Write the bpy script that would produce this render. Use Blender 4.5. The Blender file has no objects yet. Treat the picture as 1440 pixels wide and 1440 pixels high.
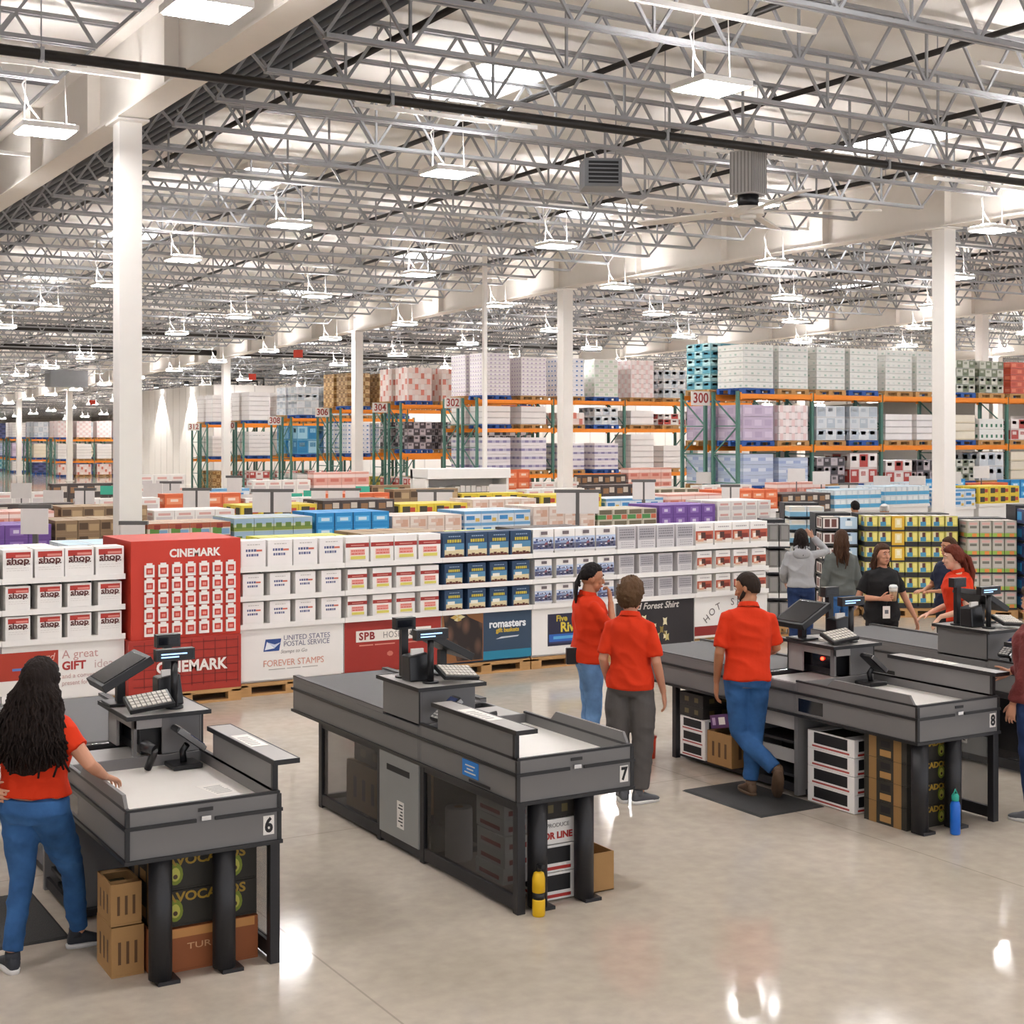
import bpy, bmesh, math, random
from mathutils import Vector, Matrix
R = random.Random(11)
SC = bpy.context.scene
COL = SC.collection
rad = math.radians
YAW = 30.76            # camera turned this far from +Y towards +X

# ---------------------------------------------------------------- colours and materials
def lin(h):
    h = h.lstrip('#'); o = []
    for i in (0, 2, 4):
        v = int(h[i:i+2], 16) / 255
        o.append(v / 12.92 if v <= .04045 else ((v + .055) / 1.055) ** 2.4)
    return (*o, 1)
MATS = {}
def mat(name, hexc, rough=.5, metal=0, var=.06, scale=6, bump=0, bscale=40, coat=0, emit=0, spec=.5, trans=0, alpha=1, stretch=None, sheen=0):
    if name in MATS: return MATS[name]
    m = bpy.data.materials.new(name); m.use_nodes = True
    nt = m.node_tree; b = nt.nodes['Principled BSDF']; L = nt.links
    c = lin(hexc)
    tc = nt.nodes.new('ShaderNodeTexCoord')
    vec = tc.outputs['Object']
    if stretch:
        mp = nt.nodes.new('ShaderNodeMapping'); mp.inputs['Scale'].default_value = stretch
        L.new(vec, mp.inputs['Vector']); vec = mp.outputs['Vector']
    nz = nt.nodes.new('ShaderNodeTexNoise'); nz.inputs['Scale'].default_value = scale; nz.inputs['Detail'].default_value = 3
    L.new(vec, nz.inputs['Vector'])
    mx = nt.nodes.new('ShaderNodeMix'); mx.data_type = 'RGBA'
    mx.inputs[6].default_value = (*[max(0, v * (1 - var)) for v in c[:3]], 1)
    mx.inputs[7].default_value = (*[min(1, v * (1 + var)) for v in c[:3]], 1)
    L.new(nz.outputs['Fac'], mx.inputs[0]); L.new(mx.outputs[2], b.inputs['Base Color'])
    b.inputs['Roughness'].default_value = rough; b.inputs['Metallic'].default_value = metal
    b.inputs['Specular IOR Level'].default_value = spec
    if coat: b.inputs['Coat Weight'].default_value = coat; b.inputs['Coat Roughness'].default_value = .15
    if sheen: b.inputs['Sheen Weight'].default_value = sheen
    if trans: b.inputs['Transmission Weight'].default_value = trans
    if alpha < 1: b.inputs['Alpha'].default_value = alpha
    if emit:
        b.inputs['Emission Color'].default_value = c; b.inputs['Emission Strength'].default_value = emit
    if bump:
        n2 = nt.nodes.new('ShaderNodeTexNoise'); n2.inputs['Scale'].default_value = bscale; n2.inputs['Detail'].default_value = 4
        L.new(vec, n2.inputs['Vector'])
        bp = nt.nodes.new('ShaderNodeBump'); bp.inputs['Strength'].default_value = bump; bp.inputs['Distance'].default_value = .02
        L.new(n2.outputs['Fac'], bp.inputs['Height']); L.new(bp.outputs['Normal'], b.inputs['Normal'])
    MATS[name] = m
    return m
def col(h, rough=.55, coat=0):                       # plain printed board or plastic of one colour
    return mat('print_%s_%d' % (h.lstrip('#'), int(rough * 100)), h, rough, coat=coat, var=.04)

# ---------------------------------------------------------------- mesh builder
class MB:
    def __init__(s): s.v = []; s.f = []; s.mi = []; s.ms = []; s.sm = []
    def _m(s, m):
        if m not in s.ms: s.ms.append(m)
        return s.ms.index(m)
    def face(s, pts, m, smooth=False):
        b = len(s.v); s.v += [tuple(p) for p in pts]; s.f.append(tuple(range(b, b + len(pts)))); s.mi.append(s._m(m)); s.sm.append(smooth)
    def hexa(s, p, m):                               # 8 corners, bottom ring then top ring
        b = len(s.v); s.v += [tuple(q) for q in p]
        for q in ((3,2,1,0),(4,5,6,7),(0,1,5,4),(1,2,6,5),(2,3,7,6),(3,0,4,7)):
            s.f.append(tuple(b + i for i in q)); s.mi.append(s._m(m)); s.sm.append(False)
        return s
    def box(s, x0, y0, z0, x1, y1, z1, m):
        if x0 > x1: x0, x1 = x1, x0
        if y0 > y1: y0, y1 = y1, y0
        if z0 > z1: z0, z1 = z1, z0
        return s.hexa([(x0,y0,z0),(x1,y0,z0),(x1,y1,z0),(x0,y1,z0),(x0,y0,z1),(x1,y0,z1),(x1,y1,z1),(x0,y1,z1)], m)
    def obox(s, M, sx, sy, sz, m):
        p = [(-sx,-sy,-sz),(sx,-sy,-sz),(sx,sy,-sz),(-sx,sy,-sz),(-sx,-sy,sz),(sx,-sy,sz),(sx,sy,sz),(-sx,sy,sz)]
        return s.hexa([M @ Vector((a/2, b/2, c/2)) for a, b, c in p], m)
    def bar(s, a, b, w, h, m, up=(0,0,1)):           # square bar between two points
        a, b = Vector(a), Vector(b); d = b - a
        if d.length < 1e-6: return s
        y = d.normalized(); u = Vector(up)
        if abs(y.dot(u)) > .98: u = Vector((1,0,0))
        x = y.cross(u).normalized(); z = x.cross(y)
        M = Matrix((x, y, z)).transposed().to_4x4(); M.translation = (a + b) / 2
        return s.obox(M, w, d.length, h, m)
    def tube(s, pts, r, m, n=8, caps=True, flat=None):
        pts = [Vector(p) for p in pts]; k = len(pts)
        rr = r if isinstance(r, (list, tuple)) else [r] * k
        base = len(s.v); mi = s._m(m); prev = None
        for i, p in enumerate(pts):
            d = (pts[min(i+1, k-1)] - pts[max(i-1, 0)]).normalized()
            if prev is None:
                u = Vector((0,0,1)) if abs(d.z) < .9 else Vector((1,0,0))
                x = d.cross(u).normalized()
            else:
                x = (prev - d * prev.dot(d)).normalized()
            prev = x; y = d.cross(x)
            q = rr[i]; rx, ry = q if isinstance(q, (list, tuple)) else (q, q)
            for j in range(n):
                t = 2 * math.pi * j / n
                s.v.append(tuple(p + x * (rx * math.cos(t)) + y * (ry * math.sin(t))))
        for i in range(k - 1):
            for j in range(n):
                a = base + i*n + j; b = base + i*n + (j+1) % n
                s.f.append((a, b, b + n, a + n)); s.mi.append(mi); s.sm.append(True)
        if caps:
            s.f.append(tuple(base + j for j in reversed(range(n)))); s.mi.append(mi); s.sm.append(False)
            s.f.append(tuple(base + (k-1)*n + j for j in range(n))); s.mi.append(mi); s.sm.append(False)
        return s
    def loft(s, secs, m, n=20, power=2.0, caps=True):  # secs: (centre, xaxis, yaxis, rx, ry)
        base = len(s.v); mi = s._m(m)
        for c, xa, ya, rx, ry in secs:
            c, xa, ya = Vector(c), Vector(xa), Vector(ya)
            for j in range(n):
                t = 2 * math.pi * j / n; ct, st = math.cos(t), math.sin(t)
                ex = math.copysign(abs(ct) ** (2/power), ct); ey = math.copysign(abs(st) ** (2/power), st)
                s.v.append(tuple(c + xa * rx * ex + ya * ry * ey))
        k = len(secs)
        for i in range(k - 1):
            for j in range(n):
                a = base + i*n + j; b = base + i*n + (j+1) % n
                s.f.append((a, b, b + n, a + n)); s.mi.append(mi); s.sm.append(True)
        if caps:
            s.f.append(tuple(base + j for j in reversed(range(n)))); s.mi.append(mi); s.sm.append(True)
            s.f.append(tuple(base + (k-1)*n + j for j in range(n))); s.mi.append(mi); s.sm.append(True)
        return s
    def ball(s, c, rx, ry, rz, m, n=14, k=9, M=None):
        c = Vector(c); rows = []
        base = len(s.v); mi = s._m(m)
        for i in range(k + 1):
            ph = math.pi * i / k
            for j in range(n):
                t = 2 * math.pi * j / n
                p = Vector((rx * math.sin(ph) * math.cos(t), ry * math.sin(ph) * math.sin(t), rz * math.cos(ph)))
                if M is not None: p = M @ p
                s.v.append(tuple(c + p))
        for i in range(k):
            for j in range(n):
                a = base + i*n + j; b = base + i*n + (j+1) % n
                s.f.append((a, a + n, b + n, b)); s.mi.append(mi); s.sm.append(True)
        return s
    def cyl(s, x, y, z0, z1, r, m, n=16, r2=None):
        return s.tube([(x,y,z0),(x,y,z1)], [r, r if r2 is None else r2], m, n)
    def lathe(s, prof, x, y, m, n=16):
        return s.tube([(x, y, z) for r, z in prof], [r for r, z in prof], m, n)
    def mesh(s, name):
        me = bpy.data.meshes.new(name); me.from_pydata(s.v, [], s.f)
        for m in s.ms: me.materials.append(m)
        me.polygons.foreach_set('material_index', s.mi); me.polygons.foreach_set('use_smooth', s.sm)
        me.update(); return me
    def build(s, name, parent=None, loc=None, rotz=0, bevel=0):
        o = bpy.data.objects.new(name, s.mesh(name)); COL.objects.link(o)
        if parent is not None: o.parent = parent
        if loc is not None: o.location = loc
        o.rotation_euler.z = rotz
        if bevel:
            b = o.modifiers.new('bevel', 'BEVEL'); b.width = bevel; b.segments = 2; b.limit_method = 'ANGLE'
        return o
def shade_smooth(me, angle=None):
    me.polygons.foreach_set('use_smooth', [True] * len(me.polygons)); me.update()
def tag(o, label=None, cat=None, group=None, kind=None):
    if label: o['label'] = label
    if cat: o['category'] = cat
    if group: o['group'] = group
    if kind: o['kind'] = kind
    return o
def thing(name, label, cat, loc=(0,0,0), rotz=0, group=None):
    o = bpy.data.objects.new(name, None); COL.objects.link(o)
    o.empty_display_size = .1; o.location = loc; o.rotation_euler.z = rotz
    return tag(o, label, cat, group)
def struct(name, mb, loc=None, label=None, rotz=0, bevel=0):
    o = mb.build(name, None, loc, rotz, bevel); o['kind'] = 'structure'
    if label: o['label'] = label
    return o
def dup(root, loc, rotz=None, label=None, group=None, parent=None):
    def rec(o, par):
        c = o.copy(); COL.objects.link(c)
        if par is not None: c.parent = par
        for ch in list(KIDS.get(o.name, ())) or [k for k in o.children]: rec(ch, c)
        return c
    r = rec(root, parent); r.location = loc
    if rotz is not None: r.rotation_euler.z = rotz
    if label: r['label'] = label
    if group: r['group'] = group
    return r
KIDS = {}
def inst(me, name, loc, rotz=0, label=None, cat=None, group=None, parent=None, scale=None):
    o = bpy.data.objects.new(name, me); COL.objects.link(o); o.location = loc; o.rotation_euler.z = rotz
    if scale: o.scale = scale
    if parent is not None: o.parent = parent
    return tag(o, label, cat, group)
def text(name, body, m, size, loc, rot=(rad(90), 0, 0), parent=None, align='CENTER', sx=1, shear=0, off=0, ext=.0012, space=1):
    cu = bpy.data.curves.new(name, 'FONT'); cu.body = body; cu.size = size; cu.align_x = align; cu.align_y = 'CENTER'
    cu.extrude = ext; cu.shear = shear; cu.offset = off; cu.space_character = space; cu.resolution_u = 3
    cu.materials.append(m)
    tmp = bpy.data.objects.new('t', cu); me = bpy.data.meshes.new_from_object(tmp); bpy.data.objects.remove(tmp); me.name = name
    bpy.data.curves.remove(cu)
    o = bpy.data.objects.new(name, me); COL.objects.link(o); o.location = loc; o.rotation_euler = rot; o.scale = (sx, 1, 1)
    if parent is not None: o.parent = parent
    return o
def bake(o):
    bpy.context.view_layer.update()
    dg = bpy.context.evaluated_depsgraph_get()
    me = bpy.data.meshes.new_from_object(o.evaluated_get(dg))
    o.modifiers.clear(); o.data = me; return o

# ---------------------------------------------------------------- shared materials
M_GREY   = mat('counter_laminate', '#706e6d', .45, bump=.02, bscale=200, var=.03)
M_GREYL  = mat('counter_laminate_light', '#a09c98', .4, var=.03)
M_BLACK  = mat('black_edge_trim', '#1b1a1b', .45)
M_BLACKP = mat('black_plastic', '#19191b', .35, var=.1)
M_BLACKM = mat('black_powder_coat', '#1d1c1f', .5, bump=.05, bscale=300)
M_BELT   = mat('conveyor_rubber', '#4c4b4b', .6, bump=.05, bscale=250)
M_WHITET = mat('white_counter_top', '#e4dfd8', .4, var=.03)
M_STEEL  = mat('brushed_steel', '#b9b9b8', .3, metal=1, var=.05)
M_CHROME = mat('bright_metal', '#dcdcdc', .15, metal=1)
M_WOOD   = mat('pallet_wood', '#b98f5c', .8, bump=.2, bscale=30, var=.2, scale=4, stretch=(1, 8, 8))
M_WHITE  = mat('white_board', '#efebe6', .55, var=.02)
M_WPAINT = mat('white_paint', '#f0ebe4', .5, var=.02)
M_CARD   = mat('brown_cardboard', '#a67f4f', .8, var=.1, bump=.05, bscale=60)
M_GREEN  = mat('rack_green', '#4a7468', .5)
M_ORANGE = mat('rack_orange', '#ee8a1e', .5)
M_BLUEP  = mat('blue_pallet', '#28549c', .6)
M_INK    = mat('black_ink', '#161416', .6)
M_RED    = mat('sign_red', '#9c2a20', .55, var=.03)
# ================================================================ camera, world, render look
cam = bpy.data.cameras.new('camera'); co = bpy.data.objects.new('camera', cam); COL.objects.link(co)
co.location = (0, 0, 2.8); co.rotation_euler = (rad(90), 0, rad(-YAW))
cam.sensor_width = 36; cam.lens = 36 * 2050 / 1440; cam.shift_y = (612 - 720) / 1440; cam.clip_end = 400
SC.camera = co
SC.view_settings.view_transform = 'Standard'; SC.view_settings.look = 'None'
SC.view_settings.gamma = 1; SC.view_settings.use_curve_mapping = False; SC.view_settings.exposure = .9
SC.cycles.max_bounces = 7; SC.cycles.diffuse_bounces = 4; SC.cycles.glossy_bounces = 3; SC.cycles.transparent_max_bounces = 12
SC.cycles.sample_clamp_indirect = 6; SC.cycles.caustics_reflective = False; SC.cycles.caustics_refractive = False
w = bpy.data.worlds.new('open_rear_fill'); SC.world = w; w.use_nodes = True
w.node_tree.nodes['Background'].inputs[0].default_value = lin('#f6f8ff'); w.node_tree.nodes['Background'].inputs[1].default_value = .9  # even ambient fill added through the open rear; no doorway is built

# ================================================================ room shell
def ceil_z(y): return 8.2 - .024 * max(0, y - 34)
GX = [-11.5, 5.5, 22.4, 39.4, 56.4, 73.4, 90.4]          # girder lines
def floor_material():
    m = bpy.data.materials.new('polished_concrete'); m.use_nodes = True; nt = m.node_tree; L = nt.links
    b = nt.nodes['Principled BSDF']; tc = nt.nodes.new('ShaderNodeTexCoord')
    def noise(sc, det, dist=0):
        n = nt.nodes.new('ShaderNodeTexNoise'); n.inputs['Scale'].default_value = sc; n.inputs['Detail'].default_value = det
        n.inputs['Distortion'].default_value = dist; L.new(tc.outputs['Object'], n.inputs['Vector']); return n.outputs['Fac']
    def ramp(src, p0, c0, p1, c1):
        r = nt.nodes.new('ShaderNodeValToRGB'); e = r.color_ramp.elements
        e[0].position, e[0].color, e[1].position, e[1].color = p0, c0, p1, c1
        L.new(src, r.inputs[0]); return r.outputs[0]
    base = ramp(noise(.55, 5, .6), .3, lin('#b3a899'), .72, lin('#c6bbad'))
    fine = ramp(noise(9, 6), .3, (.9, .9, .9, 1), .75, (1.06, 1.06, 1.06, 1))
    mul = nt.nodes.new('ShaderNodeMix'); mul.data_type = 'RGBA'; mul.blend_type = 'MULTIPLY'; mul.inputs[0].default_value = 1
    L.new(base, mul.inputs[6]); L.new(fine, mul.inputs[7])
    # saw-cut joints every 4.3 m
    sep = nt.nodes.new('ShaderNodeSeparateXYZ'); L.new(tc.outputs['Object'], sep.inputs[0])
    lines = []
    for i, (o, p) in enumerate(((1.15, 4.25), (.7, 5.1))):
        a = nt.nodes.new('ShaderNodeMath'); a.operation = 'ADD'; a.inputs[1].default_value = o; L.new(sep.outputs[i], a.inputs[0])
        q = nt.nodes.new('ShaderNodeMath'); q.operation = 'PINGPONG'; q.inputs[1].default_value = p / 2; L.new(a.outputs[0], q.inputs[0])
        t = nt.nodes.new('ShaderNodeMath'); t.operation = 'LESS_THAN'; t.inputs[1].default_value = .006; L.new(q.outputs[0], t.inputs[0]); lines.append(t.outputs[0])
    mxl = nt.nodes.new('ShaderNodeMath'); mxl.operation = 'MAXIMUM'; L.new(lines[0], mxl.inputs[0]); L.new(lines[1], mxl.inputs[1])
    fc = nt.nodes.new('ShaderNodeMath'); fc.operation = 'MULTIPLY'; fc.inputs[1].default_value = .45; L.new(mxl.outputs[0], fc.inputs[0])
    j = nt.nodes.new('ShaderNodeMix'); j.data_type = 'RGBA'; j.inputs[7].default_value = lin('#7d766c')
    L.new(fc.outputs[0], j.inputs[0]); L.new(mul.outputs[2], j.inputs[6]); L.new(j.outputs[2], b.inputs['Base Color'])
    rr = ramp(noise(1.6, 4), .25, (.05, .05, .05, 1), .8, (.10, .10, .10, 1)); L.new(rr, b.inputs['Roughness'])
    b.inputs['Specular IOR Level'].default_value = .2
    return m
M_FLOOR = floor_material()
fl = MB(); fl.face([(-14, -8, 0), (110, -8, 0), (110, 152, 0), (-14, 152, 0)], M_FLOOR); struct('floor', fl, label='polished grey concrete floor of the warehouse')
M_DECK = mat('roof_deck', '#e6e1da', .7, var=.05, scale=.6)
M_SKY  = mat('skylight_daylight', '#fbfcff', .5, emit=3.6, var=0)
dk = MB(); ys = [-8, 34, 152]
for a, b in zip(ys, ys[1:]):
    dk.hexa([(-14, a, ceil_z(a)), (110, a, ceil_z(a)), (110, b, ceil_z(b)), (-14, b, ceil_z(b)),
             (-14, a, ceil_z(a)+.3), (110, a, ceil_z(a)+.3), (110, b, ceil_z(b)+.3), (-14, b, ceil_z(b)+.3)], M_DECK)
struct('ceiling', dk, label='pale corrugated roof deck above the steel joists')
# deck ribs: shallow corrugation lines running along Y (one mesh, surface pattern of the deck)
M_WALLF = mat('far_wall_panel', '#cfcac4', .7, var=.05)
wl = MB(); wl.box(-14, 151.7, 0, 110, 152, 9, M_WALLF); struct('wall_far', wl, label='far end wall of the warehouse')
wl = MB(); wl.box(109.7, -8, 0, 110, 152, 9, M_WALLF); struct('wall_right', wl, label='right hand side wall of the warehouse')
wl = MB(); wl.box(-14, -8, 0, -13.7, 152, 9, M_WALLF); struct('wall_left', wl, label='left hand side wall of the warehouse')

def visible(x, y, z=6.9, m=180):
    c, s = math.cos(rad(YAW)), math.sin(rad(YAW)); r = c*x - s*y; d = s*x + c*y
    if d < 1: return False
    px = 720 + 2050*r/d; py = 612 + (2.8 - z)*2050/d
    return -m < px < 1440 + m and py > -m*2

# skylights let into the deck
sk = MB(); sk.box(-.62, -1.25, -.02, .62, 1.25, .0, M_SKY); fr = M_WPAINT
for a in (-.66, .62): sk.box(a, -1.29, -.1, a + .04, 1.29, .0, fr)
for a in (-1.29, 1.25): sk.box(-.66, a, -.1, .66, a + .04, .0, fr)
skm = sk.mesh('skylight'); nsk = 0
for i in range(-2, 14):
    for j in range(0, 14):
        x, y = 2.4 + 8.5*i, 9.5 + 9.6*j
        if min(abs(x - g) for g in GX) < .9: x += 1.3
        if y > 110 or not visible(x, y, 8.2): continue
        o = inst(skm, 'window_%d' % (nsk + 1), (x, y, ceil_z(y) - .004)); o['kind'] = 'structure'; nsk += 1

# ---- columns (steel, painted white)
def column(x, y, s=.3):
    cb = MB(); zt = ceil_z(y) - 1.25
    cb.box(-s/2, -s/2, 0, s/2, s/2, zt, M_WPAINT); cb.box(-s/2-.08, -s/2-.08, 0, s/2+.08, s/2+.08, .03, M_WPAINT)
    cb.box(-s/2-.06, -s/2-.14, zt-.03, s/2+.06, s/2+.14, zt, M_WPAINT)
    return struct('column', cb, (x, y, 0), 'white square steel column under the roof girder')
COLS = [(5.5, 19.2, .3)] + [(x, 20.7 + 14*k, .32) for x in GX[2:5] for k in range(0, 9)]
for x, y, s in COLS:
    if visible(x, y, 4, 300): column(x, y, s)
# ---- girders along Y: deep plate girder with flanges and stiffeners
M_GIRD = mat('girder_paint', '#e6dfd6', .55, var=.03)
def girder(x, y0, y1):
    g = MB()
    z1a, z1b = ceil_z(y0) - .12, ceil_z(y1) - .12
    def slab(xa, xb, ha, hb): g.hexa([(xa,y0,z1a-ha),(xb,y0,z1a-ha),(xb,y1,z1b-ha),(xa,y1,z1b-ha),(xa,y0,z1a-hb),(xb,y0,z1a-hb),(xb,y1,z1b-hb),(xa,y1,z1b-hb)], M_GIRD)
    slab(-.2, .2, 1.12, 1.09); slab(-.015, .015, 1.09, .03); slab(-.2, .2, .03, 0)
    k = y0 + 1
    while k < y1:
        zz = ceil_z(k) - .12; g.box(-.19, k, zz - 1.09, .19, k + .02, zz - .03, M_GIRD); k += 3.5
    struct('girder', g, (x, 0, 0), 'white painted plate girder carrying the roof joists')
for gx in GX:
    for a, b in ((2, 34), (34, 90), (90, 151)): girder(gx, a, b)

# ---- open web bar joists along X between the girders
M_JOIST = mat('joist_galvanised_grey', '#9a9a9b', .5, metal=.2, var=.08)
def joist_mesh(span):
    j = MB(); t, bt = -.14, -.98
    for s in (-.045, .045):
        j.box(.25, s-.022, t-.05, span-.25, s+.022, t, M_JOIST)
        j.box(1.0, s-.022, bt, span-1.0, s+.022, bt+.05, M_JOIST)
    n = 14; p = (span - 2.0) / n
    for i in range(n):
        x = 1.0 + i*p
        j.bar((x, 0, bt+.03), (x+p/2, 0, t-.03), .035, .035, M_JOIST); j.bar((x+p/2, 0, t-.03), (x+p, 0, bt+.03), .035, .035, M_JOIST)
        if i % 2: j.bar((x, 0, bt+.03), (x, 0, t-.03), .03, .03, M_JOIST)
    j.bar((.25, 0, t-.03), (1.0, 0, bt+.03), .035, .035, M_JOIST); j.bar((span-.25, 0, t-.03), (span-1.0, 0, bt+.03), .035, .035, M_JOIST)
    return j.mesh('ceiling_joist')
JM = joist_mesh(16.95)
y = 9.6; k = 0
while y < 150:
    for gx in GX[:-1]:
        if any(visible(gx + q*17, y, 7.3, 420 if y < 60 else 60) for q in (0, .25, .5, .75, 1)):
            o = inst(JM, 'ceiling_joist', (gx, y, ceil_z(y))); o['kind'] = 'structure'; o['group'] = 'open web roof joists'; k += 1
    y += 1.8 if y < 62 else 3.2

# ---- bridging angles and sprinkler branch pipes along Y, main pipe along X
M_PIPE = mat('black_sprinkler_pipe', '#26221f', .45, metal=.2)
def ypipe(name, x, dz, y0, y1, r, m, label, cat, group=None, hang=True):
    p = MB(); pts = [(0, q, ceil_z(q) + dz) for q in (y0, 34, y1)] if y0 < 34 < y1 else [(0, y0, ceil_z(y0)+dz), (0, y1, ceil_z(y1)+dz)]
    p.tube(pts, r, m, 8)
    o = tag(p.build(name, None, (x, 0, 0)), label, cat, group)
    if hang:
        h = MB(); q = y0 + 1.0
        while q < min(y1, 70): h.tube([(0, q, ceil_z(q) + dz), (0, q, ceil_z(q))], .008, M_JOIST, 5); q += 3.6
        h.build('hanger_rod', o)
    return o
for i, x in enumerate((8.2, 11.4, 14.6, 17.8, 20.9, 25.6, 28.8, 32.0, 35.2, 38.0, 42.5, 46, 50)):
    ypipe('sprinkler_pipe', x, -.36, 9.0 if x < 24 else 14, 120, .045, M_PIPE, 'thin black sprinkler branch pipe running away between the roof joists', 'pipe', 'sprinkler branch pipes')
def xpipe(name, y, z, x0, x1, r, label):
    p = MB(); p.tube([(x0, y, z), (x1, y, z)], r, M_PIPE, 10); o = tag(p.build(name), label, 'pipe')
    h = MB(); q = x0 + 1.5
    while q < x1: h.tube([(q, y, z), (q, y, ceil_z(y))], .008, M_JOIST, 5); h.box(q-.02, y-r-.012, z-r-.012, q+.02, y+r+.012, z+r+.012, M_JOIST); q += 4.2
    h.build('hanger_rod', o)
xpipe('sprinkler_main', 16.2, 6.93, -2, 34, .06, 'long black sprinkler main crossing below the joists near the camera')
for k, (y, z) in enumerate(((58, 6.95), (64, 6.55))):
    xpipe('sprinkler_main', y, z, 2, 40, .13, ('upper' if k == 0 else 'lower') + ' thick black pipe crossing far back above the racks on the left')
# bundle of grey conduits under the deck beside the left girder
M_COND = mat('conduit_grey', '#54575c', .5, metal=.3)
for q in range(5):
    ypipe('ceiling_conduit', 7.05 + .15*q, -.30, 9, 70, .062, M_COND, 'grey electrical conduit in the bundle of five beside the left girder', 'conduit', 'conduit bundle under the roof deck', False)

# ---- high bay lamps
M_LAMP = mat('lamp_diffuser', '#fdfbfc', .5, emit=58, var=0)
M_LAMPU = mat('lamp_uplight_lens', '#fdfbfc', .5, emit=88, var=0)
M_LAMPB = mat('lamp_body_white', '#f3efe9', .45)
lamp0 = None
lroot = thing('high_bay_lamp', 'white rectangular high bay lamp hanging below the joists', 'ceiling lamp', (0,0,-50), 0, 'high bay lamps in a grid')
b = MB(); b.box(-.34, -.3, -.02, .34, .3, .05, M_LAMPB); b.box(-.2, -.12, .05, .2, .12, .1, M_LAMPB); b.build('lamp_body', lroot, bevel=.01)
b = MB(); b.box(-.31, -.27, -.032, .31, .27, -.02, M_LAMP); b.build('diffuser', lroot)
b = MB(); b.box(-.3, -.26, .051, -.205, .26, .058, M_LAMPU); b.box(.205, -.26, .051, .3, .26, .058, M_LAMPU); b.build('uplight_lens', lroot)
b = MB()
for a in (-.26, .26): b.tube([(a, 0, .05), (a*.9, 0, .78)], .006, M_LAMPB, 5)
b.build('hanger_wire', lroot)
b = MB(); b.box(-1.5, -.03, .78, 1.5, .03, .84, M_LAMPB); b.build('mounting_channel', lroot)
b = MB(); b.tube([(-.05, 0, .1), (-.2, .03, .3), (-.28, .02, .55), (-.12, 0, .8)], .012, M_LAMPB, 6); b.build('cord', lroot)
KIDS['lamp'] = list(lroot.children)
def lampdup(x, y, z, label=None):
    r = lroot.copy(); COL.objects.link(r); r.location = (x, y, z)
    if label: r['label'] = label
    for ch in KIDS['lamp']:
        c2 = ch.copy(); COL.objects.link(c2); c2.parent = r
    return r
nl = 0
for j in range(-1, 22):
    for i in range(-2, 15):
        x, y = 4.3 + 5.7*i, 12.55 + 6.05*j
        if not (visible(x, y, 6.6, 520 if y < 50 else 120) or (y < 20 and -4 < x < 22)): continue
        if y > 135: continue
        if min(abs(x - gx) for gx in GX) < .45: x -= .8
        z = min(6.6, ceil_z(y) - 1.55)
        if nl == 0: lroot.location = (x, y, z)
        else: lampdup(x, y, z)
        nl += 1
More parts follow.
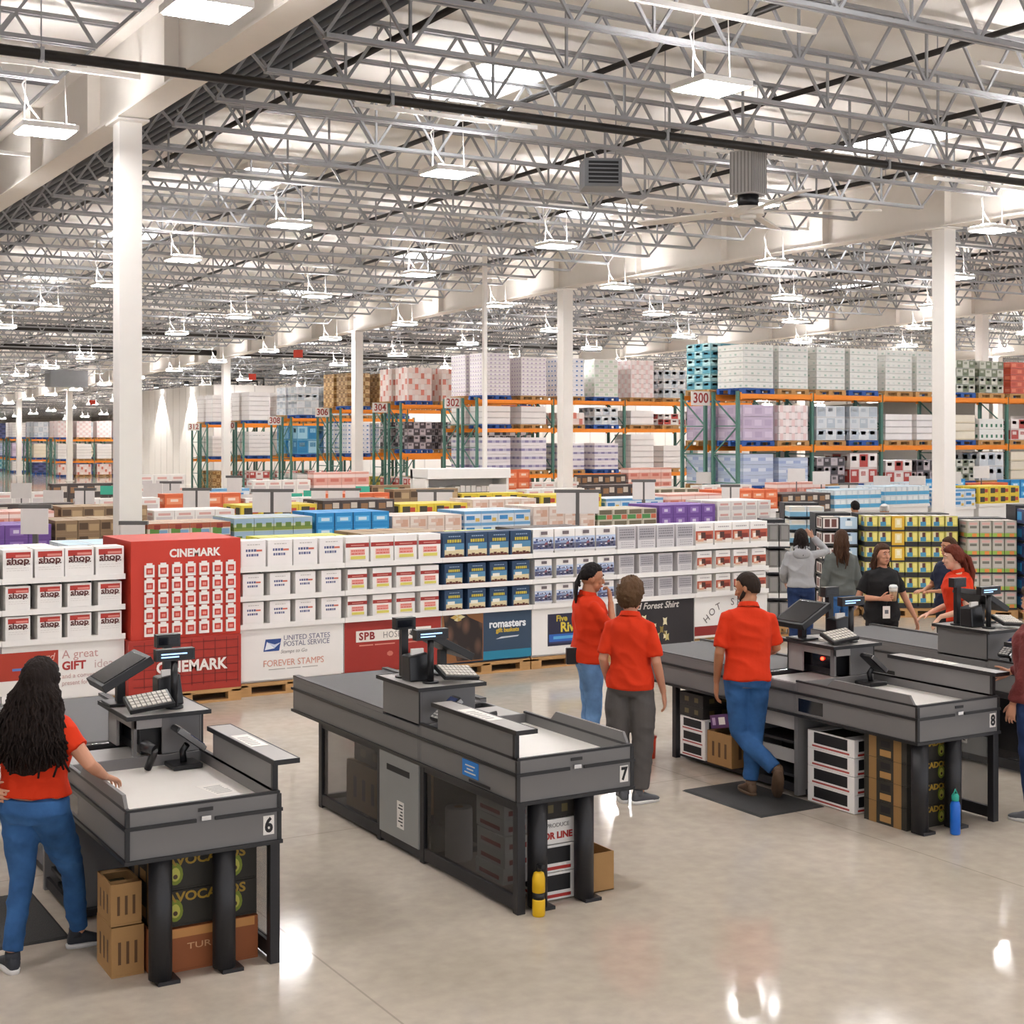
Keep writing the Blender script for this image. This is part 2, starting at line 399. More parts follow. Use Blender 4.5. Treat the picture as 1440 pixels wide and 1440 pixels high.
# ================================================================ checkout counters
M_GLASS = mat('smoked_panel', '#141315', .12, alpha=.5, var=0)
M_GLASSL = mat('clear_grey_panel', '#8b8a88', .15, alpha=.38, var=0)
M_PAPER = mat('paper', '#eee9e2', .7, var=.03)
M_SCREEN = mat('display_glass', '#15171d', .12)
M_LED = mat('display_text_blue', '#8fb8e8', .4, emit=1.1)
M_REDLED = mat('scanner_laser_red', '#ff2a18', .4, emit=9)
M_CABGREY = mat('cabinet_grey_paint', '#8b8c8a', .5)
W, L = .82, 3.42
CY = 7.28
def counter(num, X0, flip, posts, label):
    t = thing('checkout_counter', label, 'checkout counter', (X0, CY, 0), 0, 'checkout counters in a row')
    fx = (lambda x: W - x) if flip else (lambda x: x)
    def bx(mb, x0, y0, z0, x1, y1, z1, m): mb.box(fx(x0), y0, z0, fx(x1), y1, z1, m)
    # body band in three lengths: bagging bay, scanner bay, conveyor
    b = MB()
    def band(x0, y0, x1, y1, zt, inner):
        th = .02
        for (xa, ya, xb, yb) in ((x0, y0, x1, y0+th), (x0, y1-th, x1, y1), (x0, y0+th, x0+th, y1-th), (x1-th, y0+th, x1, y1-th)):
            bx(b, xa, ya, .655, xb, yb, zt, M_GREY)
        bx(b, x0+th, y0+th, .66, x1-th, y1-th, .69, M_BLACK)
    band(0, 0, W, 1.25, .9, True); band(0, 1.252, W, L, .885, True)
    b.build('body_panel', t, bevel=.004)
    tr = MB()                                        # black edge trims: bottom, middle rail, top edge
    for z0, z1, o in ((.637, .657, .012), (.808, .826, .012)):
        for (xa, ya, xb, yb) in ((-o, -o, W+o, .004), (-o, L-.004, W+o, L+o), (-o, 0, .004, L), (W-.004, 0, W+o, L)):
            if z0 > .7 and ya == -o:
                bx(tr, xa, ya, z0, .36 if not flip else W-.46, yb, z1, M_BLACK); bx(tr, .46 if not flip else W-.36, ya, z0, xb, yb, z1, M_BLACK)
            else: bx(tr, xa, ya, z0, xb, yb, z1, M_BLACK)
    for (xa, ya, xb, yb) in ((0, 0, W, .022), (0, .02, .022, 1.25), (W-.022, .02, W, 1.25)): bx(tr, xa, ya, .9, xb, yb, .914, M_BLACK)
    for (xa, ya) in ((-.006, -.006), (W-.016, -.006)): bx(tr, xa, ya, .655, xa+.022, ya+.022, .9, M_BLACK)
    tr.build('edge_trim', t)
    lk = MB(); lk.box(.385, -.018, .815, .435, .002, .838, M_CHROME); lk.box(.37, -.006, .86, .45, 0, .878, M_BLACK); lk.build('latch', t)
    wt = MB(); bx(wt, .02, .02, .80, W-.02, 1.25, .838, M_WHITET); bx(wt, .30, 1.25, .80, W-.02, 1.62, .888, M_STEEL if False else M_GREYL)
    wt.build('bagging_top', t)
    # low guard on the cashier side, raised ledge on the customer side
    g = MB(); poly = [(.03, .914), (.95, .914), (.90, .985), (.10, .985)]
    for a, c2 in ((W-.02, W-.001),):
        g.hexa([(fx(a), .03, .905), (fx(c2), .03, .905), (fx(c2), .92, .905), (fx(a), .92, .905), (fx(a), .08, .975), (fx(c2), .08, .975), (fx(c2), .84, .975), (fx(a), .84, .975)], M_GREY)
    g.build('side_guard', t)
    ld = MB(); bx(ld, .004, .04, .9, .022, 1.0, 1.055, M_GREY); bx(ld, .0, .03, .9, .03, .055, 1.055, M_BLACK); ld.build('ledge_upstand', t)
    ld = MB(); xa = -.005 if not flip else W-.03
    ld.box(xa, .0, 1.055, xa+.135, 1.06, 1.075, M_GREYL); 
    for q in ((xa-.006, -.006, xa+.141, .0), (xa-.006, 1.06, xa+.141, 1.066), (xa-.006, 0, xa, 1.06), (xa+.135, 0, xa+.141, 1.06)): ld.box(q[0], q[1], 1.05, q[2], q[3], 1.077, M_BLACK)
    ld.build('writing_ledge', t)
    # scanner tower with plate top
    tw = MB()
    bx(tw, 0, 1.25, .9, .02, 1.80, 1.125, M_GREY); bx(tw, .02, 1.78, .9, .42, 1.80, 1.125, M_GREY)
    bx(tw, .02, 1.25, .9, .25 if flip else .42, 1.268, 1.125, M_GREY)
    if flip: bx(tw, .40, 1.25, .9, .42, 1.30, 1.125, M_GREY); bx(tw, .25, 1.25, 1.06, .42, 1.268, 1.125, M_GREYL); bx(tw, .40, 1.62, .9, .42, 1.80, 1.125, M_GREYL); bx(tw, .40, 1.30, 1.06, .42, 1.62, 1.125, M_GREYL)
    else: bx(tw, .40, 1.27, .9, .42, 1.78, 1.125, M_GREY)
    bx(tw, -.004, 1.246, .9, .006, 1.256, 1.125, M_BLACK)
    tw.build('register_tower', t, bevel=.003)
    tp = MB(); bx(tp, -.03, 1.2, 1.127, .47, 1.83, 1.146, M_GREYL); bx(tp, -.036, 1.194, 1.124, .476, 1.2, 1.149, M_BLACK); bx(tp, -.036, 1.83, 1.124, .476, 1.836, 1.149, M_BLACK)
    bx(tp, -.036, 1.2, 1.124, -.03, 1.83, 1.149, M_BLACK); bx(tp, .47, 1.2, 1.124, .476, 1.83, 1.149, M_BLACK); tp.build('tower_top', t)
    sc = MB(); bx(sc, .05, 1.32, .9, .36, 1.74, 1.09, M_BLACKP); bx(sc, .36, 1.36, .95, .364, 1.7, 1.07, M_SCREEN)
    s_ = sc.build('barcode_scanner', t)
    if num == '8':
        rl = MB(); rl.ball((fx(.372), 1.44, 1.02), .014, .014, .014, M_REDLED, 10, 6); rl.build('scanner_light', s_)
    # conveyor
    cb = MB(); bx(cb, .06, 1.80, .86, W-.06, L-.05, .905, M_BELT); cb.tube([(fx(.06), L-.05, .875), (fx(W-.06), L-.05, .875)], .03, M_BELT, 12); cb.tube([(fx(.06), 1.80, .875), (fx(W-.06), 1.80, .875)], .03, M_BELT, 12)
    cb.build('conveyor_belt', t)
    sg = MB()
    for xa in (0, W-.05): bx(sg, xa, 1.80, .885, xa+.05, L, .915, M_GREY)
    bx(sg, 0, 1.8, .912, .05, L, .918, M_BLACK); bx(sg, W-.05, 1.8, .912, W, L, .918, M_BLACK)
    sg.build('conveyor_side_rail', t)
    sp = MB(); bx(sp, .43, 1.755, .889, W-.03, 1.775, .897, M_CHROME); sp.build('belt_strip', t)
    # understructure
    fr = MB()
    for y0 in (.0, 1.19, 1.84, 2.86): bx(fr, .0, y0, .0, .055, y0+.055, .64, M_BLACKM)
    bx(fr, .004, .004, .02, .04, 2.896, .10, M_BLACKM); bx(fr, .004, .004, .6, .04, 2.896, .636, M_BLACKM)
    bx(fr, .008, 2.868, .025, W-.08, 2.904, .095, M_BLACKM); bx(fr, W-.12, 2.86, 0, W-.07, 2.915, .64, M_BLACKM)
    bx(fr, .055, 1.2, .02, W-.1, 2.86, .06, M_BLACKM)
    fr.build('base_frame', t, bevel=.003)
    gp = M_GLASSL if flip else M_GLASS
    for a, c2 in ((.055, 1.19), (1.895, 2.86)):
        p = MB(); bx(p, .014, a, .1, .022, c2, .6, gp); p.build('glass_panel', t)
    cd = MB(); bx(cd, -.008, 1.25, .08, .012, 1.84, .635, M_CABGREY); bx(cd, .012, 1.25, .08, .03, 1.84, .635, M_GREY)
    d = cd.build('cabinet_door', t, bevel=.003)
    if not flip:
        q = MB(); q.box(-.011, 1.38, .52, -.007, 1.72, .56, M_INK); q.build('slot', d)
        q = MB(); q.box(-.011, 1.46, .16, -.007, 1.56, .34, M_PAPER)
        for k in range(7): q.box(-.0125, 1.475, .18+.022*k, -.0108, 1.475+.03+.012*(k*3 % 4), .188+.022*k, M_INK)
        q.build('sticker', d)
        q = MB(); q.box(-.0135, .30, .672, -.011, .56, .688, M_INK); q.build('pull_slot', t)
        q = MB(); q.box(-.004, .46, .695, .001, .66, .795, col('#2c7fd0'))
        for k, (a, c2) in enumerate(((.50, .62), (.52, .60), (.49, .63))): q.box(-.0055, a, .76-.022*k, -.0038, c2, .768-.022*k, M_PAPER)
        q.build('sticker', t)
    # cashier side: drawer unit, open shelves, kick panel
    cs = MB(); x1 = W-.02
    bx(cs, .45, 1.25, .02, x1, 1.29, .64, M_GREY); bx(cs, .45, 1.83, .02, x1, 1.87, .64, M_GREY)
    bx(cs, .43, 1.25, .02, .45, 1.87, .64, M_BLACKM)
    for z in (.14, .40): bx(cs, .45, 1.29, z, x1-.04, 1.83, z+.02, M_BLACKM)
    bx(cs, x1-.03, 1.29, .26, x1-.01, 1.83, .36, M_GREYL); bx(cs, x1-.03, 1.29, .52, x1-.005, 1.83, .635, M_GREYL)
    bx(cs, x1-.03, 1.29, .04, x1-.01, 1.83, .1, M_BLACKM)
    cs.build('cashier_shelves', t)
    dr = MB(); bx(dr, W-.14, .93, .66, W-.012, 1.24, .80, M_BLACKP); bx(dr, W-.01, .95, .68, W+.001, 1.22, .78, M_SCREEN); dr.build('cash_drawer', t)
    for k, px in enumerate(posts):
        q = MB(); q.cyl(px, .055, .02, .64, .06, M_BLACKM, 24); q.box(px-.03, -.012, 0, px+.085, .11, .02, M_BLACKM); q.build('leg', t)
    nb = MB(); nb.box(W-.095, -.004, .69, W-.035, .001, .79, M_PAPER); n_ = nb.build('number_plate', t)
    text('lettering', num, M_INK, .105, (W-.065, -.0045, .737), parent=n_, off=.004, sx=.85)
    return t
CT = {}
CT['6'] = counter('6', 2.08, True, (.19, .53), 'grey checkout counter numbered 6 with a white bagging top beside the long-haired woman')
CT['7'] = counter('7', 4.37, False, (.17, .50), 'grey checkout counter numbered 7 with smoked glass side and grey cabinet door')
CT['8'] = counter('8', 7.62, True, (.08, .41), 'grey checkout counter numbered 8 with the red scanner light and stacked produce cartons below')
CT['9'] = counter('9', 9.75, False, (.17, .50), 'grey checkout counter partly hidden behind counter 8 near the right edge')

# ---------------- equipment standing on each tower / counter: own things
CNAME = {'6': 'the front left counter', '7': 'the middle counter', '8': 'the front right counter', '9': 'the rear right counter'}
def equip(num, X0, flip):
    nm = CNAME[num]; fx = (lambda x: W - x) if flip else (lambda x: x); s = -1 if flip else 1
    def at(x, y, z): return (X0 + fx(x), CY + y, z)
    top = 1.147
    # pole with small message display
    t = thing('pole_display', 'small display head on a black pole, tower of ' + nm, 'display', at(.09, 1.66, top), 0, 'pole displays')
    b = MB(); b.cyl(0, 0, 0, .012, .06, M_BLACKP); b.build('base', t)
    b = MB(); b.box(-.025, -.02, .012, .025, .02, .36, M_BLACKP); b.build('pole', t)
    b = MB(); b.box(-.075, -.035, .33, .075, .03, .41, M_BLACKP); b.box(-.065, -.037, .345, .065, -.035, .395, M_SCREEN); b.build('display_head', t, bevel=.006)
    # customer display with blue text
    t = thing('customer_display', 'wide lit display on a black pole, tower of ' + nm, 'display', at(.14, 1.36, top), 0, 'customer displays')
    b = MB(); b.cyl(0, 0, 0, .012, .055, M_BLACKP); b.build('base', t)
    b = MB(); b.cyl(0, 0, .012, .3, .022, M_BLACKP); b.build('pole', t)
    b = MB(); b.box(-.12, -.03, .29, .12, .03, .36, M_BLACKP); b.box(-.11, -.032, .30, .11, -.03, .35, M_SCREEN); b.build('display_head', t, bevel=.005)
    b = MB()
    for k in range(2): b.box(-.09, -.0335, .328-.018*k, -.09+.16-.05*k, -.032, .336-.018*k, M_LED)
    b.build('display_text', t)
    # receipt printer
    t = thing('receipt_printer', 'black receipt printer on the tower of ' + nm, 'printer', at(.12, 1.50, top), 0, 'receipt printers')
    b = MB(); b.hexa([(-.09,-.06,0),(.07,-.06,0),(.07,.08,0),(-.09,.08,0),(-.09,-.045,.17),(.05,-.045,.19),(.05,.08,.19),(-.09,.08,.17)], M_BLACKP); b.build('housing', t, bevel=.012)
    b = MB(); b.box(-.06, -.02, .175, .03, .0, .215, M_PAPER); b.build('paper_strip', t)
    # cashier monitor on a stand, screen towards the cashier
    t = thing('register_monitor', 'black tilted cashier screen on the tower of ' + nm, 'monitor', at(.385, 1.66, top+.004), 0, 'cashier screens')
    b = MB(); b.box(-.09, -.1, 0, .09, .1, .015, M_BLACKP); b.build('base', t, bevel=.005)
    b = MB(); b.bar((0,0,.015), (0,0,.16), .05, .05, M_BLACKP); b.build('stand', t)
    Mx = Matrix.Translation((.0, 0, .2)) @ Matrix.Rotation(s*rad(28), 4, 'Y')
    b = MB(); b.obox(Mx, .34, .36, .05, M_BLACKP); b.obox(Mx @ Matrix.Translation((0,0,.027)), .29, .31, .006, M_SCREEN); b.build('screen', t, bevel=.008)
    # keyboard
    t = thing('register_keyboard', 'sloping register keyboard with pale keys, tower of ' + nm, 'keyboard', at(.31, 1.31, top), 0, 'register keyboards')
    Mx = Matrix.Translation((0, 0, .062)) @ Matrix.Rotation(rad(20), 4, 'X') @ Matrix.Rotation(s*rad(6), 4, 'Y')
    b = MB(); b.obox(Mx, .27, .17, .03, M_BLACKP); b.build('case', t, bevel=.005)
    b = MB()
    for i in range(8):
        for j in range(4): b.obox(Mx @ Matrix.Translation((-.105+.03*i, -.055+.036*j, .018)), .024, .028, .008, col('#c9c2b8'))
    b.build('keys', t)
    # card reader on the bagging top beside the tower
    t = thing('card_reader', 'black card terminal on an arm on ' + nm, 'card reader', at(.16, 1.12, .84), 0, 'card readers')
    b = MB(); b.box(-.09, -.09, 0, .09, .09, .03, M_BLACKP); b.build('base', t, bevel=.008)
    b = MB(); b.tube([(0,.0,.03), (0,.02,.09), (-.02*s,.0,.13)], .02, M_BLACKP, 10); b.build('arm', t)
    Mx = Matrix.Translation((-.03*s, -.0, .17)) @ Matrix.Rotation(-s*rad(38), 4, 'Y')
    b = MB(); b.obox(Mx, .22, .13, .035, M_BLACKP); h = b.build('body', t, bevel=.012)
    b = MB(); b.obox(Mx @ Matrix.Translation((.045, 0, .019)), .09, .1, .004, col('#3d466b', .2)); b.build('screen', h)
    b = MB()
    for i in range(4):
        for j in range(3): b.obox(Mx @ Matrix.Translation((-.025-.022*i, -.032+.032*j, .019)), .015, .024, .006, col('#b7b3ae'))
    b.build('keypad', h)
    b = MB(); b.obox(Mx @ Matrix.Translation((0, -.068, .0)), .2, .008, .03, M_STEEL); b.build('edge_strip', h)
for n, X0, fl_ in (('6', 2.08, True), ('7', 4.37, False), ('8', 7.62, True), ('9', 9.75, False)): equip(n, X0, fl_)
def simple(name, mb, label, cat, loc=(0,0,0), rotz=0, group=None, bevel=0):
    return tag(mb.build(name, None, loc, rotz, bevel), label, cat, group)
# second small terminal on counter 7 and a hand scanner on counter 6
b = MB(); Mx = Matrix.Translation((0,0,.1)) @ Matrix.Rotation(rad(-14), 4, 'X')
t = thing('signature_pad', 'flat black signature pad on a stand behind the card reader of counter 7', 'signature pad', (4.37+.36, CY+1.10, .84), rad(25))
MB().obox(Mx, .22, .16, .03, M_BLACKP).build('pad', t, bevel=.006); MB().obox(Mx @ Matrix.Translation((0,.01,.017)), .14, .08, .004, col('#5a6a9a', .2)).build('screen', t)
MB().box(-.05,-.05,0,.05,.05,.02,M_BLACKP).tube([(0,0,.02),(0,0,.09)], .02, M_BLACKP, 8).build('stand', t)
b = MB(); b.tube([(0,0,.01), (.0,.05,.09), (.01,.08,.13)], [.022,.024,.02], M_BLACKP, 10); b.tube([(.01,.08,.13), (.03,.0,.15)], [.03,.035], M_BLACKP, 10)
simple('hand_scanner', b, 'black hand scanner resting upright at the tower of checkout counter 6', 'scanner', (2.08+.45, CY+1.14, .84), rad(200))
# papers
def paper(label, loc, rotz, sx, sy, dz=0, n=1):
    b = MB(); 
    for k in range(n): b.box(-sx/2+.004*k, -sy/2+.003*k, .0012*k, sx/2+.004*k, sy/2+.003*k, .0012*k+.001, M_PAPER)
    for k in range(6): b.box(-sx*.38, -sy*.36+sy*.12*k, .0012*n, sx*(.2+.03*(k % 3)), -sy*.36+sy*.12*k+sy*.04, .0012*n+.0004, col('#9a9793'))
    simple('paper_sheet', b, label, 'paper', loc, rotz)
paper('white printed sheet lying on the writing ledge of the front left counter', (2.08+W+.035, CY+.55, 1.0765), 0, .1, .34)
paper('white printed sheet lying on the writing ledge of the middle counter', (4.37+.06, CY+.55, 1.0765), 0, .1, .4)
paper('white printed sheet lying on the writing ledge of the front right counter', (7.62+W+.035, CY+.6, 1.0765), 0, .1, .3)
paper('grey printed sheet lying flat on the white bagging top of counter 6', (2.08+.66, CY+.5, .8385), rad(8), .16, .26)
paper('white receipt slips piled beside the keyboard on the tower of the front left counter', (2.08+W-.30, CY+1.46, 1.1475), rad(20), .07, .12, n=10)
paper('white receipt slips piled beside the keyboard on the tower of the front right counter', (7.62+W-.30, CY+1.46, 1.1475), rad(12), .07, .12, n=14)

# ---------------- things stored under and beside the counters
M_AVO = mat('produce_carton_black', '#2b271f', .6, var=.25, scale=9); M_AVOG = col('#7d8a26'); M_AVOY = col('#a8862c')
def avocado(mb, x, z, s, y):                              # printed half avocado
    pts = [(x + s*math.cos(t)*(1 + .0*math.sin(t)), y, z + s*1.25*math.sin(t)*(1 if math.sin(t) < 0 else 1.25)) for t in [2*math.pi*k/14 for k in range(14)]]
    mb.face(pts, M_AVOG)
    mb.face([(x + .62*(p[0]-x), y-.001, z + .62*(p[2]-z)) for p in pts], col('#c3bd55'))
    mb.face([(x + .3*math.cos(t)*s, y-.002, z-.2*s + .3*s*math.sin(t)) for t in [2*math.pi*k/12 for k in range(12)]], col('#4a3320'))
def carton(w_, d_, h_, label, loc, rotz=0, kind='avocado', group=None, word='AVOCADOS'):
    t = thing('produce_carton', label, 'carton', loc, rotz, group)
    b = MB(); m = {'avocado': M_AVO, 'brown': M_CARD, 'white': M_WHITE, 'orange': mat('printed_crate_brown', '#93532c', .7, var=.15), 'dark': mat('dark_carton', '#28231f', .65, var=.3, scale=8), 'purple': col('#5b3566')}[kind]
    th = .012
    b.box(0, 0, 0, w_, d_, th, m)
    hole = kind in ('white', 'avocado', 'dark', 'brown')
    for (xa, ya, xb, yb) in ((0, 0, w_, th), (0, d_-th, w_, d_), (0, th, th, d_-th), (w_-th, th, w_, d_-th)): b.box(xa, ya, th, xb, yb, h_, m)
    b.box(0, 0, h_-.004, w_, d_*.22, h_, m); b.box(0, d_*.78, h_-.004, w_, d_, h_, m)
    b.box(.03, .03, th, w_-.03, d_-.03, h_*.8, mat('dark_produce', '#3b3a22', .8, var=.4, scale=20, bump=.4))  # dark mottled block filling the carton as its produce
    b.build('box_body', t, bevel=.002)
    q = MB()
    if kind == 'avocado':
        for ax in (.2, .78): av = MB(); avocado(av, w_*ax, h_*.42, h_*.22, -.001); av.build('printed_avocado', t)
        for sx_ in (-.001, w_+.001):
            for yy in (.12, .70): q.face([(sx_, d_*yy, 0), (sx_, d_*(yy+.18), 0), (sx_, d_*(yy+.18), h_), (sx_, d_*yy, h_)], col('#8c6a3c'))
            q.face([(sx_*1.0, d_*.36, h_*.12), (sx_, d_*.62, h_*.12), (sx_, d_*.62, h_*.42), (sx_, d_*.36, h_*.42)], col('#a37c48'))
            q.face([(sx_*1.0, d_*.38, h_*.55), (sx_, d_*.6, h_*.55), (sx_, d_*.6, h_*.85), (sx_, d_*.38, h_*.85)], M_INK)
        q.build('printed_side', t)
        text('lettering', word, M_AVOY, h_*.36, (w_*.5, -.002, h_*.8), parent=t, sx=1.15, off=.002)
    elif kind == 'white':  # black faces paint the dark of the openings; red strips are print
        for sx_ in (-.001, w_+.001):
            q.face([(sx_, d_*.14, h_*.3), (sx_, d_*.86, h_*.3), (sx_, d_*.86, h_*.92), (sx_, d_*.14, h_*.92)], M_INK)
            q.face([(sx_, d_*.1, h_*.1), (sx_, d_*.9, h_*.1), (sx_, d_*.9, h_*.2), (sx_, d_*.1, h_*.2)], col('#b04a44'))
        q.face([(w_*.12, -.001, h_*.32), (w_*.88, -.001, h_*.32), (w_*.88, -.001, h_*.9), (w_*.12, -.001, h_*.9)], M_INK)
        q.face([(w_*.1, -.001, h_*.08), (w_*.9, -.001, h_*.08), (w_*.9, -.001, h_*.2), (w_*.1, -.001, h_*.2)], col('#b8322c'))
        q.build('opening_and_print', t)
    elif kind == 'brown':
        for k in range(3):
            a = d_*(.2 + .25*k); q.face([(-.001, a, h_*.25), (-.001, a+d_*.09, h_*.25), (-.001, a+d_*.09, h_*.7), (-.001, a, h_*.7)], col('#5a3d20'))
            a = w_*(.2 + .25*k); q.face([(a, -.001, h_*.25), (a+w_*.09, -.001, h_*.25), (a+w_*.09, -.001, h_*.7), (a, -.001, h_*.7)], col('#5a3d20'))
        q.build('hand_slots', t)
    elif kind == 'dark':
        for k, (a, c2) in enumerate(((.2, .36), (.6, .78))):
            q.face([(-.001, d_*a, h_*.3), (-.001, d_*c2, h_*.3), (-.001, d_*c2, h_*.7), (-.001, d_*a, h_*.7)], col('#5d5230'))
            q.face([(w_*a, -.001, h_*.3), (w_*c2, -.001, h_*.3), (w_*c2, -.001, h_*.7), (w_*a, -.001, h_*.7)], col('#5d5230'))
        q.build('printed_patch', t)
    elif kind == 'purple':
        q.face([(-.001, d_*.3, h_*.25), (-.001, d_*.6, h_*.25), (-.001, d_*.6, h_*.8), (-.001, d_*.3, h_*.8)], M_PAPER)
        q.face([(-.001, d_*.75, h_*.25), (-.001, d_*.9, h_*.25), (-.001, d_*.9, h_*.8), (-.001, d_*.75, h_*.8)], col('#b79bbf'))
        q.build('label', t)
    elif kind == 'orange':
        q.face([(.02, -.001, h_*.78), (w_-.02, -.001, h_*.78), (w_-.02, -.001, h_*.98), (.02, -.001, h_*.98)], col('#c58a4c')); q.build('top_band', t)
        text('lettering', word, col('#d8a77a'), h_*.2, (w_*.55, -.002, h_*.55), parent=t, sx=1.5)
    return t
# counter 6: TURNER crate at the bottom, three avocado cartons on it, brown cartons at the side
Y6 = CY + .16
carton(.58, .42, .23, 'red-brown printed crate on the floor under counter 6, at the bottom of the stack', (2.25, Y6-.02, 0), 0, 'orange', word='TURNER')
for k in range(2):
    carton(.56, .40, .19, ('lower' if k == 0 else 'upper') + ' black avocado carton of the stack under the left counter', (2.27, Y6, .231 + .191*k), 0, 'avocado', 'avocado cartons')
carton(.17, .30, .26, 'brown cardboard carton standing on the floor left of the crate under the left counter', (2.065, Y6+.06, 0), rad(-1), 'brown')
carton(.16, .28, .22, 'brown cardboard carton on top of another, left of the avocado cartons at counter 6', (2.065, Y6+.07, .262), rad(-1), 'brown')
carton(.26, .40, .2, 'dark brown carton on the floor at the right under counter 6 behind the glass panel', (2.58, Y6+.62, 0), 0, 'dark')
# counter 7
t = thing('paper_roll', 'large grey paper roll standing behind the smoked glass of counter 7', 'paper roll', (4.56, CY+1.06, .04))
b = MB(); b.lathe([(.085, 0), (.09, .01), (.09, .33), (.085, .34)], 0, 0, mat('grey_roll_paper', '#b9b6b3', .8), 24); b.build('roll', t); b = MB(); b.cyl(0, 0, .34, .342, .03, M_CARD, 16); b.build('core', t)
for k in range(5):
    t = thing('flat_carton', ['lowest', 'second lowest', 'middle', 'second highest', 'topmost'][k] + ' white and red flat carton of the stack behind the glass of counter 7', 'carton', (4.415 + .006*(k % 2), CY+.24 - .01*(k % 3), .105 + .098*k), 0, 'white and red flat cartons')
    b = MB(); b.box(0, 0, 0, .175, .34, .095, M_WHITE); b.build('box_body', t, bevel=.003)
    q = MB(); q.face([(-.001, .05, .02), (-.001, .29, .02), (-.001, .29, .045), (-.001, .05, .045)], col('#a83730')); q.face([(.03, -.001, .02), (.15, -.001, .02), (.15, -.001, .05), (.03, -.001, .05)], col('#a83730')); q.build('printed_band', t)
for k, h in enumerate((.16, .16, .15)):
    if k < 2: carton(.235, .30, .165, ('bottom' if k == 0 else 'middle') + ' white open-sided crate between the black legs of counter 7', (4.61, CY+.124, .006+.167*k), 0, 'white', 'white crates under counter 7')
    else:
        t = thing('produce_carton', 'white carton printed with red letters on the crates under counter 7', 'carton', (4.61, CY+.124, .341))
        b = MB(); b.box(0, 0, 0, .235, .3, .15, M_WHITE); b.build('box_body', t, bevel=.003); text('lettering', 'OR LINE', col('#b8322c'), .055, (.118, -.002, .05), parent=t, off=.002); text('lettering', 'PRODUCE', col('#8a8580'), .035, (.118, -.002, .112), parent=t)
carton(.24, .30, .12, 'dark green and brown carton on top of the crates under counter 7', (4.61, CY+.124, .494), 0, 'dark')
t = thing('cardboard_box', 'open brown cardboard box on the floor behind the right leg of counter 7', 'cardboard box', (4.98, CY+.22, 0))
t.location = (5.0, CY+.18, 0)
b = MB()
for q in ((0,0,.30,.008),(0,.292,.30,.3),(0,.008,.008,.292),(.292,.008,.30,.292)): b.box(q[0], q[1], 0, q[2], q[3], .25, M_CARD)
b.box(0,0,0,.30,.30,.006,M_CARD); b.build('box_body', t)
t.location = (4.94, CY+.125, 0); t.scale = (.66, .9, .95)
for k, (z, cc, nm_) in enumerate(((0, '#e2b312', 'yellow spray bottle on the floor left of the front legs of counter 7'),)):
    t = thing('spray_bottle', nm_, 'bottle', (4.478, CY-.06, 0))
    b = MB(); b.lathe([(.034,0),(.038,.01),(.038,.09),(.036,.1)],0,0,col(cc),18); b.lathe([(.036,.1),(.036,.14)],0,0,M_BLACKP,18); b.lathe([(.038,.14),(.038,.22),(.03,.25),(.013,.26)],0,0,col(cc),18); b.build('body', t)
    b = MB(); b.lathe([(.013,.26),(.016,.262),(.016,.30),(.008,.305)],0,0,M_BLACKP,12); b.box(-.012,-.05,.285,.012,.0,.305,M_BLACKP); b.build('spray_head', t)
# counter 8
for k in range(4):
    carton(.44, .42, .155, ['bottom', 'second lowest', 'second highest', 'top'][k] + ' black and brown avocado carton of the stack under the right counter', (7.66, CY+.14, .157*k), 0, 'avocado', 'avocado cartons under the right counter')
for k in range(4):
    carton(.36, .50, .135, ['bottom', 'second lowest', 'second highest', 'top'][k] + ' white open crate of the stack behind the avocado cartons of the right counter', (7.66, CY+.66, .005+.137*k), 0, 'white', 'white crates under the right counter')
t = thing('water_bottle', 'bright blue water bottle with teal cap on the floor at the right counter', 'bottle', (7.905, CY-.08, 0))
b = MB(); b.lathe([(.03,0),(.036,.006),(.036,.2),(.03,.225),(.022,.235)],0,0,col('#1766c8',.35),20); b.build('body', t); b = MB(); b.lathe([(.024,.235),(.026,.24),(.026,.27),(.018,.285)],0,0,col('#2aa38f'),16); b.build('cap', t); b = MB(); b.tube([(-.02,0,.275),(0,0,.315),(.02,0,.275)],.006,col('#2aa38f'),8); b.build('loop', t)
y8 = CY + 1.92
for k in range(3):
    carton(.36, .34, .11, ['bottom', 'middle', 'top'][k] + ' white crate of the low stack at the far cashier side of the right counter', (7.66, y8+.50+.0, .111*k + .061), 0, 'white', 'white crates at the far end of the right counter')
carton(.36, .32, .27, 'brown cardboard carton with slots on the base of counter 8 beside the white crates', (7.66, y8+.15, .061), 0, 'brown')
t = carton(.34, .28, .11, 'purple carton tilted on the brown carton under the right counter', (7.68, y8+.165, .40), 0, 'purple'); t.rotation_euler = (rad(-12), 0, 0)
for k in range(2): carton(.34, .32, .1, ('lower' if k == 0 else 'upper') + ' black printed carton stacked on the white crates under the right counter', (7.67, y8+.54, .396+.102*k), 0, 'dark', 'black cartons under the right counter')
t = thing('floor_cup', 'orange-red plastic tumbler standing on the floor by the far end of the right counter', 'cup', (7.50, CY+2.98, 0)); b = MB(); b.lathe([(.045,0),(.055,.17),(.058,.175)],0,0,col('#d8401f'),18); b.build('body', t); b = MB(); b.lathe([(.06,.175),(.06,.19),(.02,.195)],0,0,col('#b93318'),18); b.build('lid', t)
